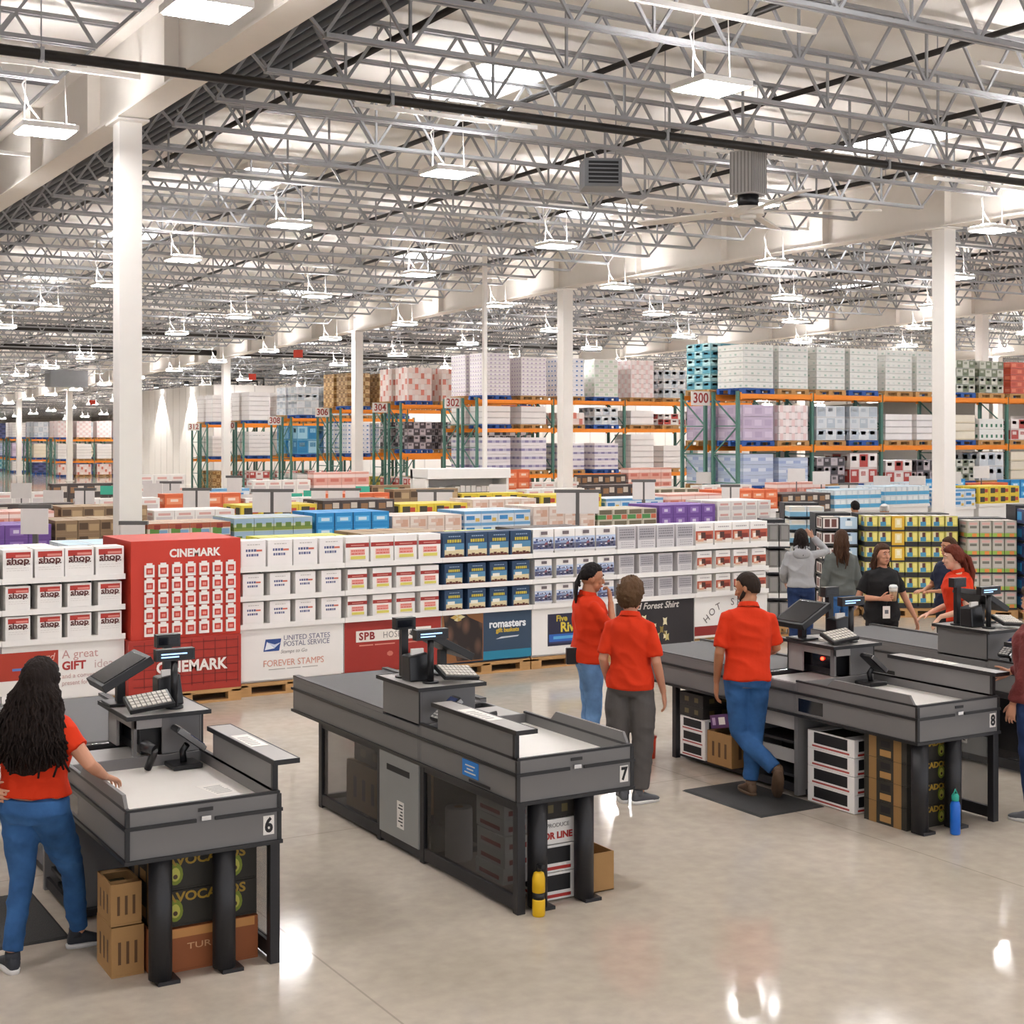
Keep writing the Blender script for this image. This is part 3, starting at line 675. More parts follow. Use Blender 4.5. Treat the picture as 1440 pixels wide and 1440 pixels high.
# floor mats at the cashier places
M_MAT = mat('rubber_mat', '#2b2a29', .75, bump=.3, bscale=120)
for X0, lb in ((1.42, 'black rubber anti-fatigue mat on the floor behind the long-haired woman'), (7.02, 'black rubber anti-fatigue mat on the floor under the man leaning at the right counter')):
    b = MB(); y0 = CY + .95
    b.hexa([(0,0,0),(.62,0,0),(.62,.95,0),(0,.95,0),(.02,.02,.012),(.60,.02,.012),(.60,.93,.012),(.02,.93,.012)], M_MAT)
    simple('floor_mat', b, lb, 'mat', (X0, y0, 0))
# dark stored bags and cartons behind the far glass of counter 7
carton(.5, .6, .34, 'dark brown carton stored behind the far smoked glass panel of counter 7', (4.48, CY+2.05, .062), 0, 'brown')
carton(.4, .5, .14, 'dark printed carton on another carton behind the far glass of counter 7', (4.52, CY+2.1, .404), 0, 'dark')
# ================================================================ gift card displays along the front of the sales floor
DX0, DY, UW = 5.45, 14.85, 1.22
M_WBOARD = M_WHITE
M_DARKGAP = mat('dark_shelf_back', '#3b3736', .7)
def pallet(parent, w_, d_, m=None, name='pallet'):
    m = m or M_WOOD; b = MB()
    for y in (0, d_/2-.05, d_-.1):
        for x in (0, w_/2-.07, w_-.14): b.box(x, y, .022, x+.14, y+.1, .1, m)
        b.box(0, y, 0, w_, y+.1, .022, m)
    b.box(0, 0, .1, w_, .02, .12, m)
    n = 7
    for k in range(n):
        a = k*(d_-.1)/(n-1); b.box(0, a, .12, w_, a+.1, .14, m)
    for x in (0, w_/2-.05, w_-.1): b.box(x, 0, .1, x+.1, d_, .12, m)
    return b.build(name, parent)
SHZ = (.745, 1.045, 1.355)
def unit(k, label, sign, box_fn, boxw, gname, side, hbox=.245):
    x0 = DX0 + UW*k
    t = thing('gift_card_display', label, 'display stand', (x0, DY, 0), 0, 'gift card display stands')
    pallet(t, UW-.02, 1.1)
    b = MB(); b.box(.0, -.01, .165, UW-.012, .01, .745, sign if not callable(sign) else M_WHITE); sp = b.build('sign_panel', t)
    b = MB(); b.box(.01, .03, .14, UW-.022, 1.08, .74, side); b.box(.02, .34, .74, UW-.03, .9, 1.62, M_DARKGAP); b.build('core', t)
    for z in SHZ:
        b = MB(); b.box(-.004, -.03, z, UW-.008, .34, z+.02, M_WHITE); b.box(-.004, -.04, z-.022, UW-.008, -.03, z+.034, M_WHITE); b.build('shelf', t)
    if callable(sign): sign(sp)
    rows = ('lowest', 'middle', 'top'); colsn = ('first', 'second', 'third', 'fourth')
    root = None
    for r_, z in enumerate(SHZ):
        for c_ in range(4):
            cx = .155 + .30*c_ + (.003 if c_ % 2 else -.003)
            hh = hbox + (.05 if r_ == 2 else 0)
            loc = (x0 + cx, DY - .022, z + .021)
            lb = '%s, %s shelf, %s from left' % (gname, rows[r_], colsn[c_])
            if root is None:
                root = box_fn(loc, boxw, hbox); root['label'] = lb; root['category'] = 'gift card box'; root['group'] = gname; KIDS[root.name] = list(root.children)
                o = root
            else: o = dup2(root, loc, lb)
            if r_ == 2: o.scale = (1.2, 1, 1.2)
    return t
def dup2(root, loc, lb):
    r = root.copy(); COL.objects.link(r); r.location = loc; r['label'] = lb; r.scale = (1, 1, 1)
    for ch in KIDS[root.name]:
        c2 = ch.copy(); COL.objects.link(c2); c2.parent = r
    return r
def pbox(loc, w_, h_, bodym, arts, texts=()):             # carton with printed front; arts = (x0,z0,x1,z1,colour) in fractions
    r = thing('gift_card_box', None, None, loc)
    b = MB(); b.box(-w_/2, 0, 0, w_/2, .28, h_, bodym); b.build('box_body', r, bevel=.003)
    q = MB()
    for i, (x0, z0, x1, z1, cc) in enumerate(arts):
        yy = -.0012 - .0004*i
        q.face([(-w_/2+w_*x0, yy, h_*z0), (-w_/2+w_*x1, yy, h_*z0), (-w_/2+w_*x1, yy, h_*z1), (-w_/2+w_*x0, yy, h_*z1)], col(cc))
        if i < 2 and x1-x0 > .8 : pass
    if q.f: q.build('printed_front', r)
    for (s, size, cc, fx_, fz, sx_) in texts: text('lettering', s, col(cc), size, (-w_/2+w_*fx_, -.005, h_*fz), parent=r, sx=sx_, ext=.0006, off=.002)
    return r
def dashes(x0, x1, zs, h, cc, rnd=4):
    out = []; rr = random.Random(rnd)
    for z in zs:
        x = x0
        while x < x1 - .03:
            l_ = rr.uniform(.05, .13); out.append((x, z, min(x1, x+l_), z+h, cc)); x += l_ + .025
    return out
def shop_box(loc, w_, h_):
    return pbox(loc, w_, h_, M_WHITE, [(.1, .72, .93, .92, '#b23328'), (.42, .755, .9, .83, '#d98b80')] + dashes(.12, .9, (.5,), .035, '#4a2a26', 3) + dashes(.12, .86, (.38, .3), .014, '#cfc8c2', 5), [('shop', .075, '#5b2420', .5, .63, 1.25)])
def usps_box(loc, w_, h_):
    return pbox(loc, w_, h_, M_WHITE, [(.02, .12, .98, .94, '#f1ece8')] + dashes(.2, .62, (.60,), .09, '#5b5f86', 3) + [(.62, .6, .85, .67, '#d0705c')] + dashes(.22, .7, (.43,), .09, '#666a8c', 7) + dashes(.25, .75, (.84,), .03, '#b9b2ac', 9))
def spb_box(loc, w_, h_):
    return pbox(loc, w_, h_, M_WHITE, [(0, .60, 1, .76, '#9c2a22'), (.22, .655, .8, .69, '#d79084'), (.14, .12, .86, .58, '#f3e9e0'), (.2, .3, .82, .52, '#e7a59a')] + dashes(.24, .8, (.44, .33), .05, '#d96a5e', 4) + [(.2, .15, .84, .27, '#d9cd62')])
def coffee_box(loc, w_, h_):
    arts = [(.02, .0, .98, .98, '#24405e'), (.08, .30, .96, .58, '#4f83a6'), (.08, .12, .96, .34, '#d8c9a0'), (.16, .3, .55, .46, '#e8e4d6'), (.08, .04, .96, .12, '#6a4a2c')]
    for k in range(5): arts.append((.1+.16*k, .04, .24+.16*k, .15+.035*(k % 2), '#5b2a1c'))
    arts += dashes(.2, .84, (.62,), .12, '#c5b440', 3) + dashes(.25, .8, (.84,), .04, '#8fa5bb', 4)
    return pbox(loc, w_, h_, col('#2a4362'), arts)
def river_box(loc, w_, h_):
    arts = [(0, .18, 1, .68, '#9fb0cf'), (0, .55, 1, .68, '#bccbe2'), (0, .2, 1, .42, '#5f6079')]
    rr = random.Random(2)
    for k in range(44):
        a = rr.uniform(0, .88); z = rr.uniform(.16, .58); arts.append((a, z, a+rr.uniform(.04, .12), z+rr.uniform(.03, .1), rr.choice(['#3c3f63', '#8b5560', '#e4e4ea', '#2c2d42', '#4d5a8d'])))
    arts += [(0, .13, 1, .2, '#d9d9df'), (.34, .78, .66, .92, '#6b5f62')]
    return pbox(loc, w_, h_, M_WHITE, arts)
def forest_box(loc, w_, h_):
    return pbox(loc, w_, h_, col('#d6d2d2'), [(.04, .4, .96, .98, '#b4b0b3')] + dashes(.1, .9, (.82, .72, .62, .5), .05, '#7f7a80', 3) + dashes(.15, .88, (.3, .22, .12), .025, '#9d999c', 6))
def hot_box(loc, w_, h_):
    arts = [(0, .12, 1, .66, '#b0523a'), (0, .12, 1, .26, '#d9cdbf'), (.1, .2, .45, .58, '#d8a488'), (.5, .24, .92, .5, '#7b2c20'), (.3, .34, .56, .6, '#4a2a22'), (.62, .14, .98, .3, '#ece2d6'), (.15, .3, .3, .48, '#efe6dc')]
    return pbox(loc, w_, h_, M_WHITE, arts + dashes(.2, .85, (.8,), .05, '#a9a2a0', 3))
# ---- sign faces (children of the sign panel; panel local: x 0..1.2, z .165...745)
def face(mb, x0, z0, x1, z1, cc, dy=-.0115): mb.face([(x0, dy, z0), (x1, dy, z0), (x1, dy, z1), (x0, dy, z1)], col(cc) if isinstance(cc, str) else cc)
def sign_shop(p):
    q = MB(); face(q, -.5, .38, .545, .655, '#a9341f'); face(q, .1, .475, .42, .5, '#5a78b5', -.0135); q.build('printed_card', p)
    q = MB(); face(q, -.5, .235, .545, .38, '#e9e4dc'); face(q, .43, .23, .545, .29, '#6b2620', -.0135); q.face([(.49 + .055*math.cos(a), -.014, .335 + .07*math.sin(a)) for a in [2*math.pi*k/4 for k in range(4)]], col('#8e3040')); q.build('printed_picture', p)
    text('lettering', 'A great', col('#c79a95'), .12, (.58, -.013, .60), parent=p, align='LEFT', ext=.0006)
    text('lettering', 'GIFT', col('#a8302c'), .115, (.58, -.013, .485), parent=p, align='LEFT', ext=.0006, off=.004)
    text('lettering', 'idea', col('#cdb3ae'), .12, (.90, -.013, .485), parent=p, align='LEFT', ext=.0006)
    text('lettering', 'and a convenient', col('#c49f9a'), .066, (.58, -.013, .385), parent=p, align='LEFT', ext=.0006, sx=.95)
    text('lettering', 'present for any one', col('#c49f9a'), .066, (.58, -.013, .315), parent=p, align='LEFT', ext=.0006, sx=.87)
    text('lettering', 'card', col('#e0b3a6'), .1, (.33, -.013, .59), parent=p, align='LEFT', ext=.0006, shear=.2)
def sign_usps(p):
    q = MB(); q.face([(.27,-.0125,.47),(.45,-.0125,.47),(.475,-.0125,.60),(.295,-.0125,.60)], col('#2d4c8c')); q.face([(.285,-.0135,.485),(.40,-.0135,.50),(.31,-.0135,.575)], col('#e9ecf2')); q.face([(.31,-.014,.57),(.40,-.014,.505),(.47,-.014,.56),(.40,-.014,.54)], col('#c7d2e6')); q.build('eagle_emblem', p)
    for s, z, cc, sz, sx_ in (('UNITED STATES', .60, '#6d6c86', .078, .98), ('POSTAL SERVICE', .535, '#6a6a82', .078, .93)): text('lettering', s, col(cc), sz, (.50, -.013, z), parent=p, align='LEFT', ext=.0006, sx=sx_)
    text('lettering', 'Stamps to Go', col('#8f8a86'), .055, (.62, -.013, .455), parent=p, ext=.0006, shear=.25)
    text('lettering', 'FOREVER STAMPS', col('#d99a86'), .098, (.62, -.013, .335), parent=p, ext=.0006, sx=.92)
    q = MB()
    for a, c2 in ((.33, .52), (.54, .70), (.72, .9)): face(q, a, .268, c2, .276, '#aaa39c')
    q.build('small_print', p)
def sign_spb(p):
    q = MB(); face(q, .0, .165, 1.208, .745, M_RED, -.011); q.build('red_field', p)
    q = MB(); face(q, .14, .49, 1.08, .615, '#ece5dc', -.0125); q.build('name_band', p)
    text('lettering', 'SPB', col('#8c2a28'), .115, (.175, -.0145, .55), parent=p, align='LEFT', ext=.0006, off=.004, space=1.15)
    text('lettering', 'HOSPITALITY', col('#8b8682'), .1, (.47, -.0145, .55), parent=p, align='LEFT', ext=.0006, sx=.86, space=1.1)
    q = MB(); face(q, .18, .445, .35, .458, '#d98b7c', -.0125); face(q, .37, .445, .62, .458, '#d98b7c', -.0125); face(q, .68, .445, .9, .458, '#d98b7c', -.0125); face(q, .95, .24, 1.1, .27, '#d8b7ab', -.0125); q.build('small_print', p)
    q = MB(); q.face([(.56+.04*math.cos(a), -.0125, .34+.03*math.sin(a)) for a in [2*math.pi*k/7 for k in range(7)]], col('#c9705f')); q.build('emblem', p)
def sign_coffee(p):
    m = bpy.data.materials.new('coffee_bean_print'); m.use_nodes = True; nt = m.node_tree; b = nt.nodes['Principled BSDF']
    tc = nt.nodes.new('ShaderNodeTexCoord'); mp = nt.nodes.new('ShaderNodeMapping'); mp.inputs['Rotation'].default_value = (0, .6, 0); mp.inputs['Scale'].default_value = (9, 9, 5)
    vo = nt.nodes.new('ShaderNodeTexVoronoi'); vo.inputs['Scale'].default_value = 1.0; rp = nt.nodes.new('ShaderNodeValToRGB')
    e = rp.color_ramp.elements; e[0].position = .1; e[0].color = lin('#6a4a3a'); e[1].position = .6; e[1].color = lin('#241814'); 
    nt.links.new(tc.outputs['Object'], mp.inputs['Vector']); nt.links.new(mp.outputs[0], vo.inputs['Vector']); nt.links.new(vo.outputs['Distance'], rp.inputs[0]); nt.links.new(rp.outputs[0], b.inputs['Base Color']); b.inputs['Roughness'].default_value = .55
    q = MB(); face(q, 0, .165, .55, .745, col('#8a5a30'), -.011); q.build('printed_table', p)
    q = MB(); q.face([(.02,-.0125,.72),(.05,-.0125,.50),(.15,-.0125,.36),(.2,-.0125,.18),(.54,-.0125,.18),(.54,-.0125,.6),(.36,-.0125,.68),(.3,-.0125,.735)], m); q.build('printed_beans', p)
    q = MB()
    for k in range(6):
        a = 2*math.pi*k/6; q.face([(.21+.1*math.cos(a), -.0135-.0002*k, .69+.04*math.sin(a)), (.21+.05*math.cos(a+.5), -.0135-.0002*k, .69+.05*math.sin(a+.5)), (.21, -.0135-.0002*k, .69), (.21+.05*math.cos(a-.5), -.0135-.0002*k, .69+.05*math.sin(a-.5))], col('#d9b765' if k % 2 else '#e5d9a5'))
    q.build('printed_flower', p)
    q = MB(); face(q, .55, .165, 1.208, .745, '#2c4259', -.011); face(q, .55, .165, 1.208, .265, '#1f7f9e', -.0125); q.face([(.72,-.0125,.40),(.80,-.0125,.425),(1.04,-.0125,.43),(1.02,-.0125,.415),(.82,-.0125,.405)], col('#c9ced6')); q.build('printed_field', p)
    text('lettering', 'romasters', col('#e8ebee'), .125, (.88, -.013, .575), parent=p, ext=.0006, off=.004, sx=.98)
    text('lettering', 'gift baskets', col('#c7a83c'), .07, (.88, -.013, .50), parent=p, ext=.0006, off=.003)
def sign_river(p):
    q = MB(); face(q, .22, .26, .98, .645, '#23233c', -.0125); face(q, .24, .31, .96, .40, '#2b5fb0', -.0135); face(q, .3, .34, .9, .375, '#58a6d8', -.0145); face(q, .24, .29, .96, .31, '#3a3a62', -.0145); q.build('printed_field', p)
    text('lettering', 'Five', col('#c9b23e'), .1, (.42, -.0145, .585), parent=p, align='CENTER', ext=.0006, off=.003)
    text('lettering', 'Rivers', col('#d9c244'), .16, (.60, -.0145, .475), parent=p, ext=.0006, off=.005)
def sign_forest(p):
    q = MB(); face(q, 0, .165, 1.208, .745, '#2b2628', -.011); q.build('black_field', p)
    text('lettering', 'Bad Forest Shirt', col('#d8d2ca'), .115, (.58, -.013, .655), parent=p, ext=.0006, shear=.3, off=.002)
    q = MB(); rr = random.Random(9)
    for k in range(16):
        x, z = .55 + rr.uniform(-.2, .25), .38 + rr.uniform(-.13, .13); s = rr.uniform(.02, .05)
        q.face([(x + s*math.cos(a)*(1 if i % 2 else .5), -.0125-.0001*k, z + s*1.5*math.sin(a)*(1 if i % 2 else .5)) for i, a in enumerate([2*math.pi*i/8 for i in range(8)])], col(rr.choice(['#8f7a3a', '#c9b878', '#6a5a2c', '#e6dcb2'])))
    q.build('gold_emblem', p)
def sign_hot(p):
    q = MB(); face(q, 0, .165, 1.208, .345, '#8c231e', -.0115); face(q, 0, .195, 1.208, .225, '#ece6df', -.0125); face(q, 0, .165, 1.208, .195, '#8c6a3c', -.0125); q.build('red_band', p)
    for i, ch in enumerate('HOT SHOTS'):
        a = rad(50 - 12.5*i); cx, cz = .62, .12
        text('lettering', ch, col('#6e6663'), .13, (cx - .55*math.sin(a), -.013, cz + .55*math.cos(a)-.04), rot=(rad(90), -a*.8, 0), parent=p, ext=.0006)
unit(-2, 'white gift card display with the great gift idea sign behind the long-haired woman', sign_shop, shop_box, .238, 'shop gift card box in great gift idea display', M_WHITE)
unit(-3, 'white gift card display cut off by the left edge of the photo', M_WHITE, shop_box, .238, 'shop gift card box in leftmost display', M_WHITE)
unit(0, 'white stamp display with the postal service sign right of the red stand', sign_usps, usps_box, .235, 'white stamp box in postal service display', M_WHITE)
unit(1, 'gift card display with the dark red hospitality sign behind counter 7', sign_spb, spb_box, .235, 'white and red card box in hospitality display', M_RED)
unit(2, 'navy gift basket display with the coffee bean picture sign', sign_coffee, coffee_box, .24, 'navy coffee gift box in coffee bean display', col('#2c4259'))
unit(3, 'white display with the navy and gold rivers sign behind the man with braids', sign_river, river_box, .24, 'mountain picture box in rivers display', M_WHITE)
unit(4, 'display with the black sign in white script behind the short-haired woman', sign_forest, forest_box, .225, 'grey printed box in black script display', col('#2b2628'))
unit(5, 'white display with the arched lettering and red band sign behind the bearded man', sign_hot, hot_box, .235, 'white and rust box in arched lettering display', M_WHITE)
# ---- tall red cinema stand
M_CRED = mat('cinema_red', '#c23522', .5, var=.03); M_CREDD = mat('cinema_dark_red', '#a52d20', .55, var=.12, scale=14)
x0 = DX0 - UW - .0
t = thing('gift_card_display', 'tall red cinema gift card stand with rows of small white packs', 'display stand', (x0, DY - .12, 0), 0, 'gift card display stands')
pallet(t, UW-.02, 1.1)
b = MB(); b.box(.0, .0, .14, UW-.02, 1.1, .70, M_CREDD); b.build('base_cabinet', t, bevel=.004)
b = MB(); b.box(.03, .02, .70, UW-.02, 1.08, 1.715, M_CRED); b.build('upper_cabinet', t, bevel=.004)
q = MB()
for i in range(9): q.box(.16+.125*i, -.003, .2, .166+.125*i, 0, .68, mat('cinema_line', '#6b1c16', .6))
for k in range(6): q.box(.05, -.0035, .22+.085*k, UW-.05, 0, .226+.085*k, MATS['cinema_line'])
q.build('brick_print', t)
text('lettering', 'CINEMARK', col('#f1e9e2'), .115, (.70, .016, 1.575), parent=t, off=.004, sx=.95)
text('lettering', 'CINEMARK', col('#f1e9e2'), .16, (.66, -.006, .40), parent=t, off=.005, sx=.95)
text('lettering', 'CINEMARK', col('#d08a80'), .1, (.028, .55, 1.575), rot=(rad(90), 0, rad(-90)), parent=t)
def pack(loc, lb):
    r = thing('gift_card_pack', lb, 'gift card pack', loc, 0, 'small white packs on the red cinema stand')
    b = MB(); b.box(-.052, -.006, 0, .052, .012, .125, M_WHITE); b.box(-.03, -.006, .125, .03, .004, .145, M_WHITE); b.build('card_back', r)
    q = MB(); q.box(-.034, -.0095, .03, .034, -.0065, .095, col('#c03a2c')); q.box(-.02, -.0105, .045, .02, -.0095, .075, col('#dd8c7e')); q.build('card', r)
    return r
pk = None
rows = ('bottom', 'second lowest', 'middle', 'second highest', 'top'); cn = ('first', 'second', 'third', 'fourth', 'fifth', 'sixth', 'seventh')
for r_ in range(5):
    for c_ in range(7):
        loc = (x0 + .215 + .145*c_, DY - .12, .735 + .152*r_); lb = 'small white card pack on the red cinema stand, %s row, %s from the left' % (rows[r_], cn[c_])
        if pk is None: pk = pack(loc, lb); KIDS[pk.name] = list(pk.children)
        else: dup2(pk, loc, lb)
# ================================================================ sales floor behind the displays
c_, s_ = math.cos(rad(YAW)), math.sin(rad(YAW))
def at(px, d, z=0):                                       # point on the floor plan at depth d under a bearing of the photo
    r = (px - 720) / 2050 * d
    return (c_*r + s_*d, -s_*r + c_*d, z)
def atr(r, d, z=0): return (c_*r + s_*d, -s_*r + c_*d, z)
def aty(px, Y): t = (px-720)/2050; X = Y*(s_ + c_*t)/(c_ - s_*t); return X, Y, s_*X + c_*Y
# ---------------- pallet loads
def load_mesh(w_, h_, d_, base, accents, nx, nz, style='cell'):
    b = MB(); m = mat('wrap_' + base.lstrip('#'), base, .35, coat=.25, var=.08, scale=3); rr = random.Random(hash((base, nx, nz)) % 999)
    lh = h_ / nz; cw = w_ / nx; nd = max(1, round(d_ / cw)); cd = d_ / nd
    for k in range(nz):
        o = rr.uniform(-.008, .008); b.box(o, o, k*lh + .004, w_+o, d_+o, (k+1)*lh - .004, m)
        for i in range(nx):
            for side in range(2):
                if side and i >= nd: continue
                u0, u1 = (i*cw, (i+1)*cw) if not side else (i*cd, (i+1)*cd)
                du = u1-u0
                def q(a, z0, c2, z1, cc):
                    if side == 0: b.face([(u0+du*a, o-.003, lh*(k+z0)), (u0+du*c2, o-.003, lh*(k+z0)), (u0+du*c2, o-.003, lh*(k+z1)), (u0+du*a, o-.003, lh*(k+z1))], col(cc, .4))
                    else: b.face([(o-.003, u1-du*a, lh*(k+z0)), (o-.003, u1-du*c2, lh*(k+z0)), (o-.003, u1-du*c2, lh*(k+z1)), (o-.003, u1-du*a, lh*(k+z1))], col(cc, .4))
                a = accents[(i + k) % len(accents)]
                if style == 'cell': q(.15, .25, .85, .75, a)
                elif style == 'dot': q(.3, .2, .7, .5, a)
                elif style == 'line': q(.0, .04, 1, .16, a)
                elif style == 'strip': q(.2, .0, .75, 1, a)
                elif style == 'pic': q(.05, .08, .95, .92, a); q(.2, .5, .7, .8, accents[(i+k+1) % len(accents)])
                elif style == 'band': q(0, .35, 1, .65, a)
    return b.mesh('load')
LD = {}
def design(key, *a): LD[key] = a
design('rolls_lilac', '#ece6e6', ['#b7a6c0'], 6, 8, 'dot', 'white wrapped pallet of lilac marked paper rolls')
design('rolls_blue', '#eae8ea', ['#5d83b8'], 5, 6, 'dot', 'white wrapped pallet of blue marked paper rolls')
design('rolls_green', '#e4e4dc', ['#b9cbb4', '#dcd9d2'], 5, 6, 'cell', 'pale green and white wrapped pallet')
design('rolls_pink', '#e9dcd9', ['#e3c6c3', '#efe4e1'], 5, 6, 'strip', 'pale pink wrapped pallet of paper goods')
design('towels', '#e2e1da', ['#a9bdb0', '#c3cec4', '#d3d6cf'], 5, 6, 'dot', 'white pallet of green printed paper towel packs')
design('plain', '#ede8e4', ['#cfc8c4'], 3, 5, 'line', 'plain white shrink wrapped pallet in layers')
design('jugs', '#e9e4e6', ['#8a84a8', '#b9b4c9'], 7, 4, 'band', 'white wrapped pallet of jugs with violet bands')
design('violet', '#bfaec4', ['#cfc1d2', '#b09fb8'], 3, 3, 'cell', 'violet grey wrapped pallet')
design('greyblue', '#dcdcdc', ['#b3bcc4', '#d3d7da'], 3, 3, 'pic', 'white and blue grey carton pallet')
design('water', '#b8c3d8', ['#9dabcf', '#d5dbe6'], 4, 4, 'band', 'pale blue pallet of bottled drinks')
design('redcarton', '#c2523a', ['#d67a5c', '#b34a30'], 4, 6, 'cell', 'red carton pallet')
design('tan', '#b08a55', ['#8d6534', '#cbab78'], 5, 6, 'pic', 'tan printed snack carton pallet')
design('bluebag', '#4a93bd', ['#2f7cae', '#9ccbe0'], 2, 2, 'pic', 'bright blue wrapped pallet of bags')
design('redstripe', '#e6d4cc', ['#cf7a68', '#e9dfd8', '#e4cfc6'], 4, 5, 'strip', 'white pallet with red stripes')
design('darkprint', '#6a6266', ['#b8aeb0', '#3c3538'], 4, 4, 'pic', 'dark printed carton pallet')
design('redwhite', '#dccdc8', ['#b1443c', '#efe7e2'], 3, 3, 'pic', 'red and white carton pallet')
design('yellow', '#c9b84c', ['#5d6b32', '#ddd27a'], 4, 3, 'band', 'yellow and green carton pallet')
design('greendot', '#e9e8e2', ['#3f7a5c'], 5, 4, 'dot', 'white pallet with green diamonds')
design('cream', '#e6dcc6', ['#d3c5a4'], 3, 4, 'line', 'cream wrapped pallet')
design('navy', '#3c4470', ['#59629a', '#2b315a'], 3, 5, 'cell', 'navy blue wrapped pallet')
design('teal', '#7db0b8', ['#4f93a6', '#a7cdd0'], 3, 5, 'pic', 'teal wrapped pallet')
design('greygreen', '#a9aa9c', ['#70785f', '#c7c7ba'], 4, 5, 'pic', 'grey green carton pallet')
design('bottles', '#cfd6de', ['#6fa0cc', '#e6edf2'], 6, 4, 'band', 'white and blue bottled water pallet')
PALM = {}
def pal_mesh(kind):
    if kind not in PALM:
        o = pallet(None, 1.06, 1.0, M_BLUEP if kind == 'blue' else M_WOOD); PALM[kind] = o.data; bpy.data.objects.remove(o)
    return PALM[kind]
LMC = {}
def place_load(key, x, y, z, h_, where, w_=.98, pk='wood', d_=1.0):
    base, acc, nx, nz, st, lb = LD[key]
    k = (key, round(h_, 1), w_)
    if k not in LMC: LMC[k] = load_mesh(w_, round(h_, 1), d_, base, acc, nx, max(2, round(nz*h_)), st)
    t = thing('pallet_load', lb + ', ' + where, 'pallet of goods', (x, y, z), 0, 'pallets ' + where)
    inst(pal_mesh(pk), 'pallet', (0, 0, 0), parent=t); inst(LMC[k], 'load', (.04, 0, .145), parent=t)
    return t
# ---------------- racks
def frame_mesh(h_, d_=1.05):
    b = MB()
    for y in (0, d_-.08): b.box(-.04, y, 0, .04, y+.08, h_, M_GREEN); b.box(-.07, y-.02, 0, .07, y+.1, .012, M_GREEN)
    n = max(3, int(h_/.75))
    for k in range(n):
        z0, z1 = .15 + k*(h_-.3)/n, .15 + (k+1)*(h_-.3)/n
        b.bar((0, .04, z0), (0, d_-.04, z1) if k % 2 == 0 else (0, .04, z1), .03, .03, M_GREEN) if k % 2 == 0 else b.bar((0, d_-.04, z0), (0, .04, z1), .03, .03, M_GREEN)
        b.bar((0, .04, z0), (0, d_-.04, z0), .03, .03, M_GREEN)
    return b.mesh('upright_frame')
def beam_mesh(bw):
    b = MB(); b.box(.04, 0, -.06, bw-.04, .05, .06, M_ORANGE); b.box(.03, -.01, -.1, .07, .06, .1, M_ORANGE); b.box(bw-.07, -.01, -.1, bw-.03, .06, .1, M_ORANGE)
    return b.mesh('beam')
M_DECKW = mat('wire_deck', '#8d8a86', .4, metal=.6)
def rack(X0, Y0, bays, bw, zs, aisle, loads, where, rear=True, hf=None):
    t = thing('pallet_rack', 'green and orange pallet rack, the ' + where, 'pallet rack', (X0, Y0, 0), 0, 'pallet racks')
    h_ = hf or zs[-1] + .12; fm, bm = frame_mesh(h_), beam_mesh(bw)
    for i in range(bays + 1): inst(fm, 'upright_frame', (i*bw, 0, 0), parent=t)
    if rear:
        for i in range(2): inst(fm, 'upright_frame', (i*bw, 1.3, 0), parent=t)
    for z in zs:
        for i in range(bays):
            for y in (-.02, 1.02): inst(bm, 'beam', (i*bw, y, z), parent=t)
        if rear:
            for y in (1.28, 2.32): inst(bm, 'beam', (0, y, z), parent=t)
    for li, row in enumerate(loads):                     # row of (key, height) along the level; levels: 0 = floor
        z = 0 if li == 0 else zs[li-1] + .062
        n = len(row); wname = ['floor', 'first level', 'second level', 'top'][li] if li < len(zs) else 'top'
        for i, e in enumerate(row):
            if e is None: continue
            x = X0 + (i // 2)*bw + (.12 if i % 2 == 0 else bw/2 + .06) + (bw/2 - .18 - 1.06)/2
            place_load(e[0], x, Y0 + .02, z, e[1], wname + ' of the ' + where, pk='blue' if (i*7 + li*3) % 3 == 0 else 'wood')
        if rear and row:
            e = next((q for q in row if q), None)
            if e and aisle == '300' and li == len(zs): e = ('teal', 1.2)
            if e: place_load(e[0], X0 + .12 + (bw/2-.18-1.06)/2, Y0 + 1.32, z, e[1], 'rear ' + wname + ' of the ' + where)
    if aisle:
        a = thing('aisle_sign', 'white aisle sign with red number %s on the %s' % (aisle, where), 'sign', (X0 - .3, Y0 + 1.17, zs[-1] - .2))
        b = MB(); b.box(-.3, -.02, -.02, .3, 0, .34, M_PAPER); b.box(.28, 0, .1, .3, .02, .14, M_GREEN); b.build('board', a); text('lettering', aisle, col('#a23a33'), .36, (0, -.023, .16), parent=a, off=.006, sx=.92)
P_ = lambda k, h: (k, h)
rack(23.5, 28.4, 6, 2.45, (1.32, 2.46, 3.78), '300',
  [[P_('redcarton', .9), P_('redcarton', .9), P_('bottles', .8), P_('bottles', .8), P_('yellow', .8), P_('redwhite', .8), P_('bluebag', .8), P_('yellow', .8), P_('redstripe', .8), P_('tan', .8), P_('cream', .8), P_('towels', .8)],
   [P_('water', .8), P_('water', .7), P_('darkprint', .7), P_('redwhite', .8), P_('redwhite', .6), P_('darkprint', .6), P_('greygreen', .6), P_('greyblue', .8), P_('cream', .8), P_('plain', .8), P_('plain', .7), P_('water', .7)],
   [P_('violet', .9), P_('rolls_pink', .9), P_('greyblue', .9), P_('greyblue', .9), P_('plain', .7), P_('plain', .7), P_('cream', .7), P_('greendot', .6), P_('redwhite', .6), P_('plain', .7), P_('plain', .7), P_('cream', .7)],
   [P_('towels', 1.1), P_('towels', 1.1), P_('towels', 1.1), P_('towels', 1.1), P_('towels', 1.1), P_('towels', 1.1), P_('greygreen', .9), P_('greygreen', .9), P_('redcarton', .9), P_('redcarton', .9), P_('redcarton', .9), P_('tan', .9)]],
  'near right rack')
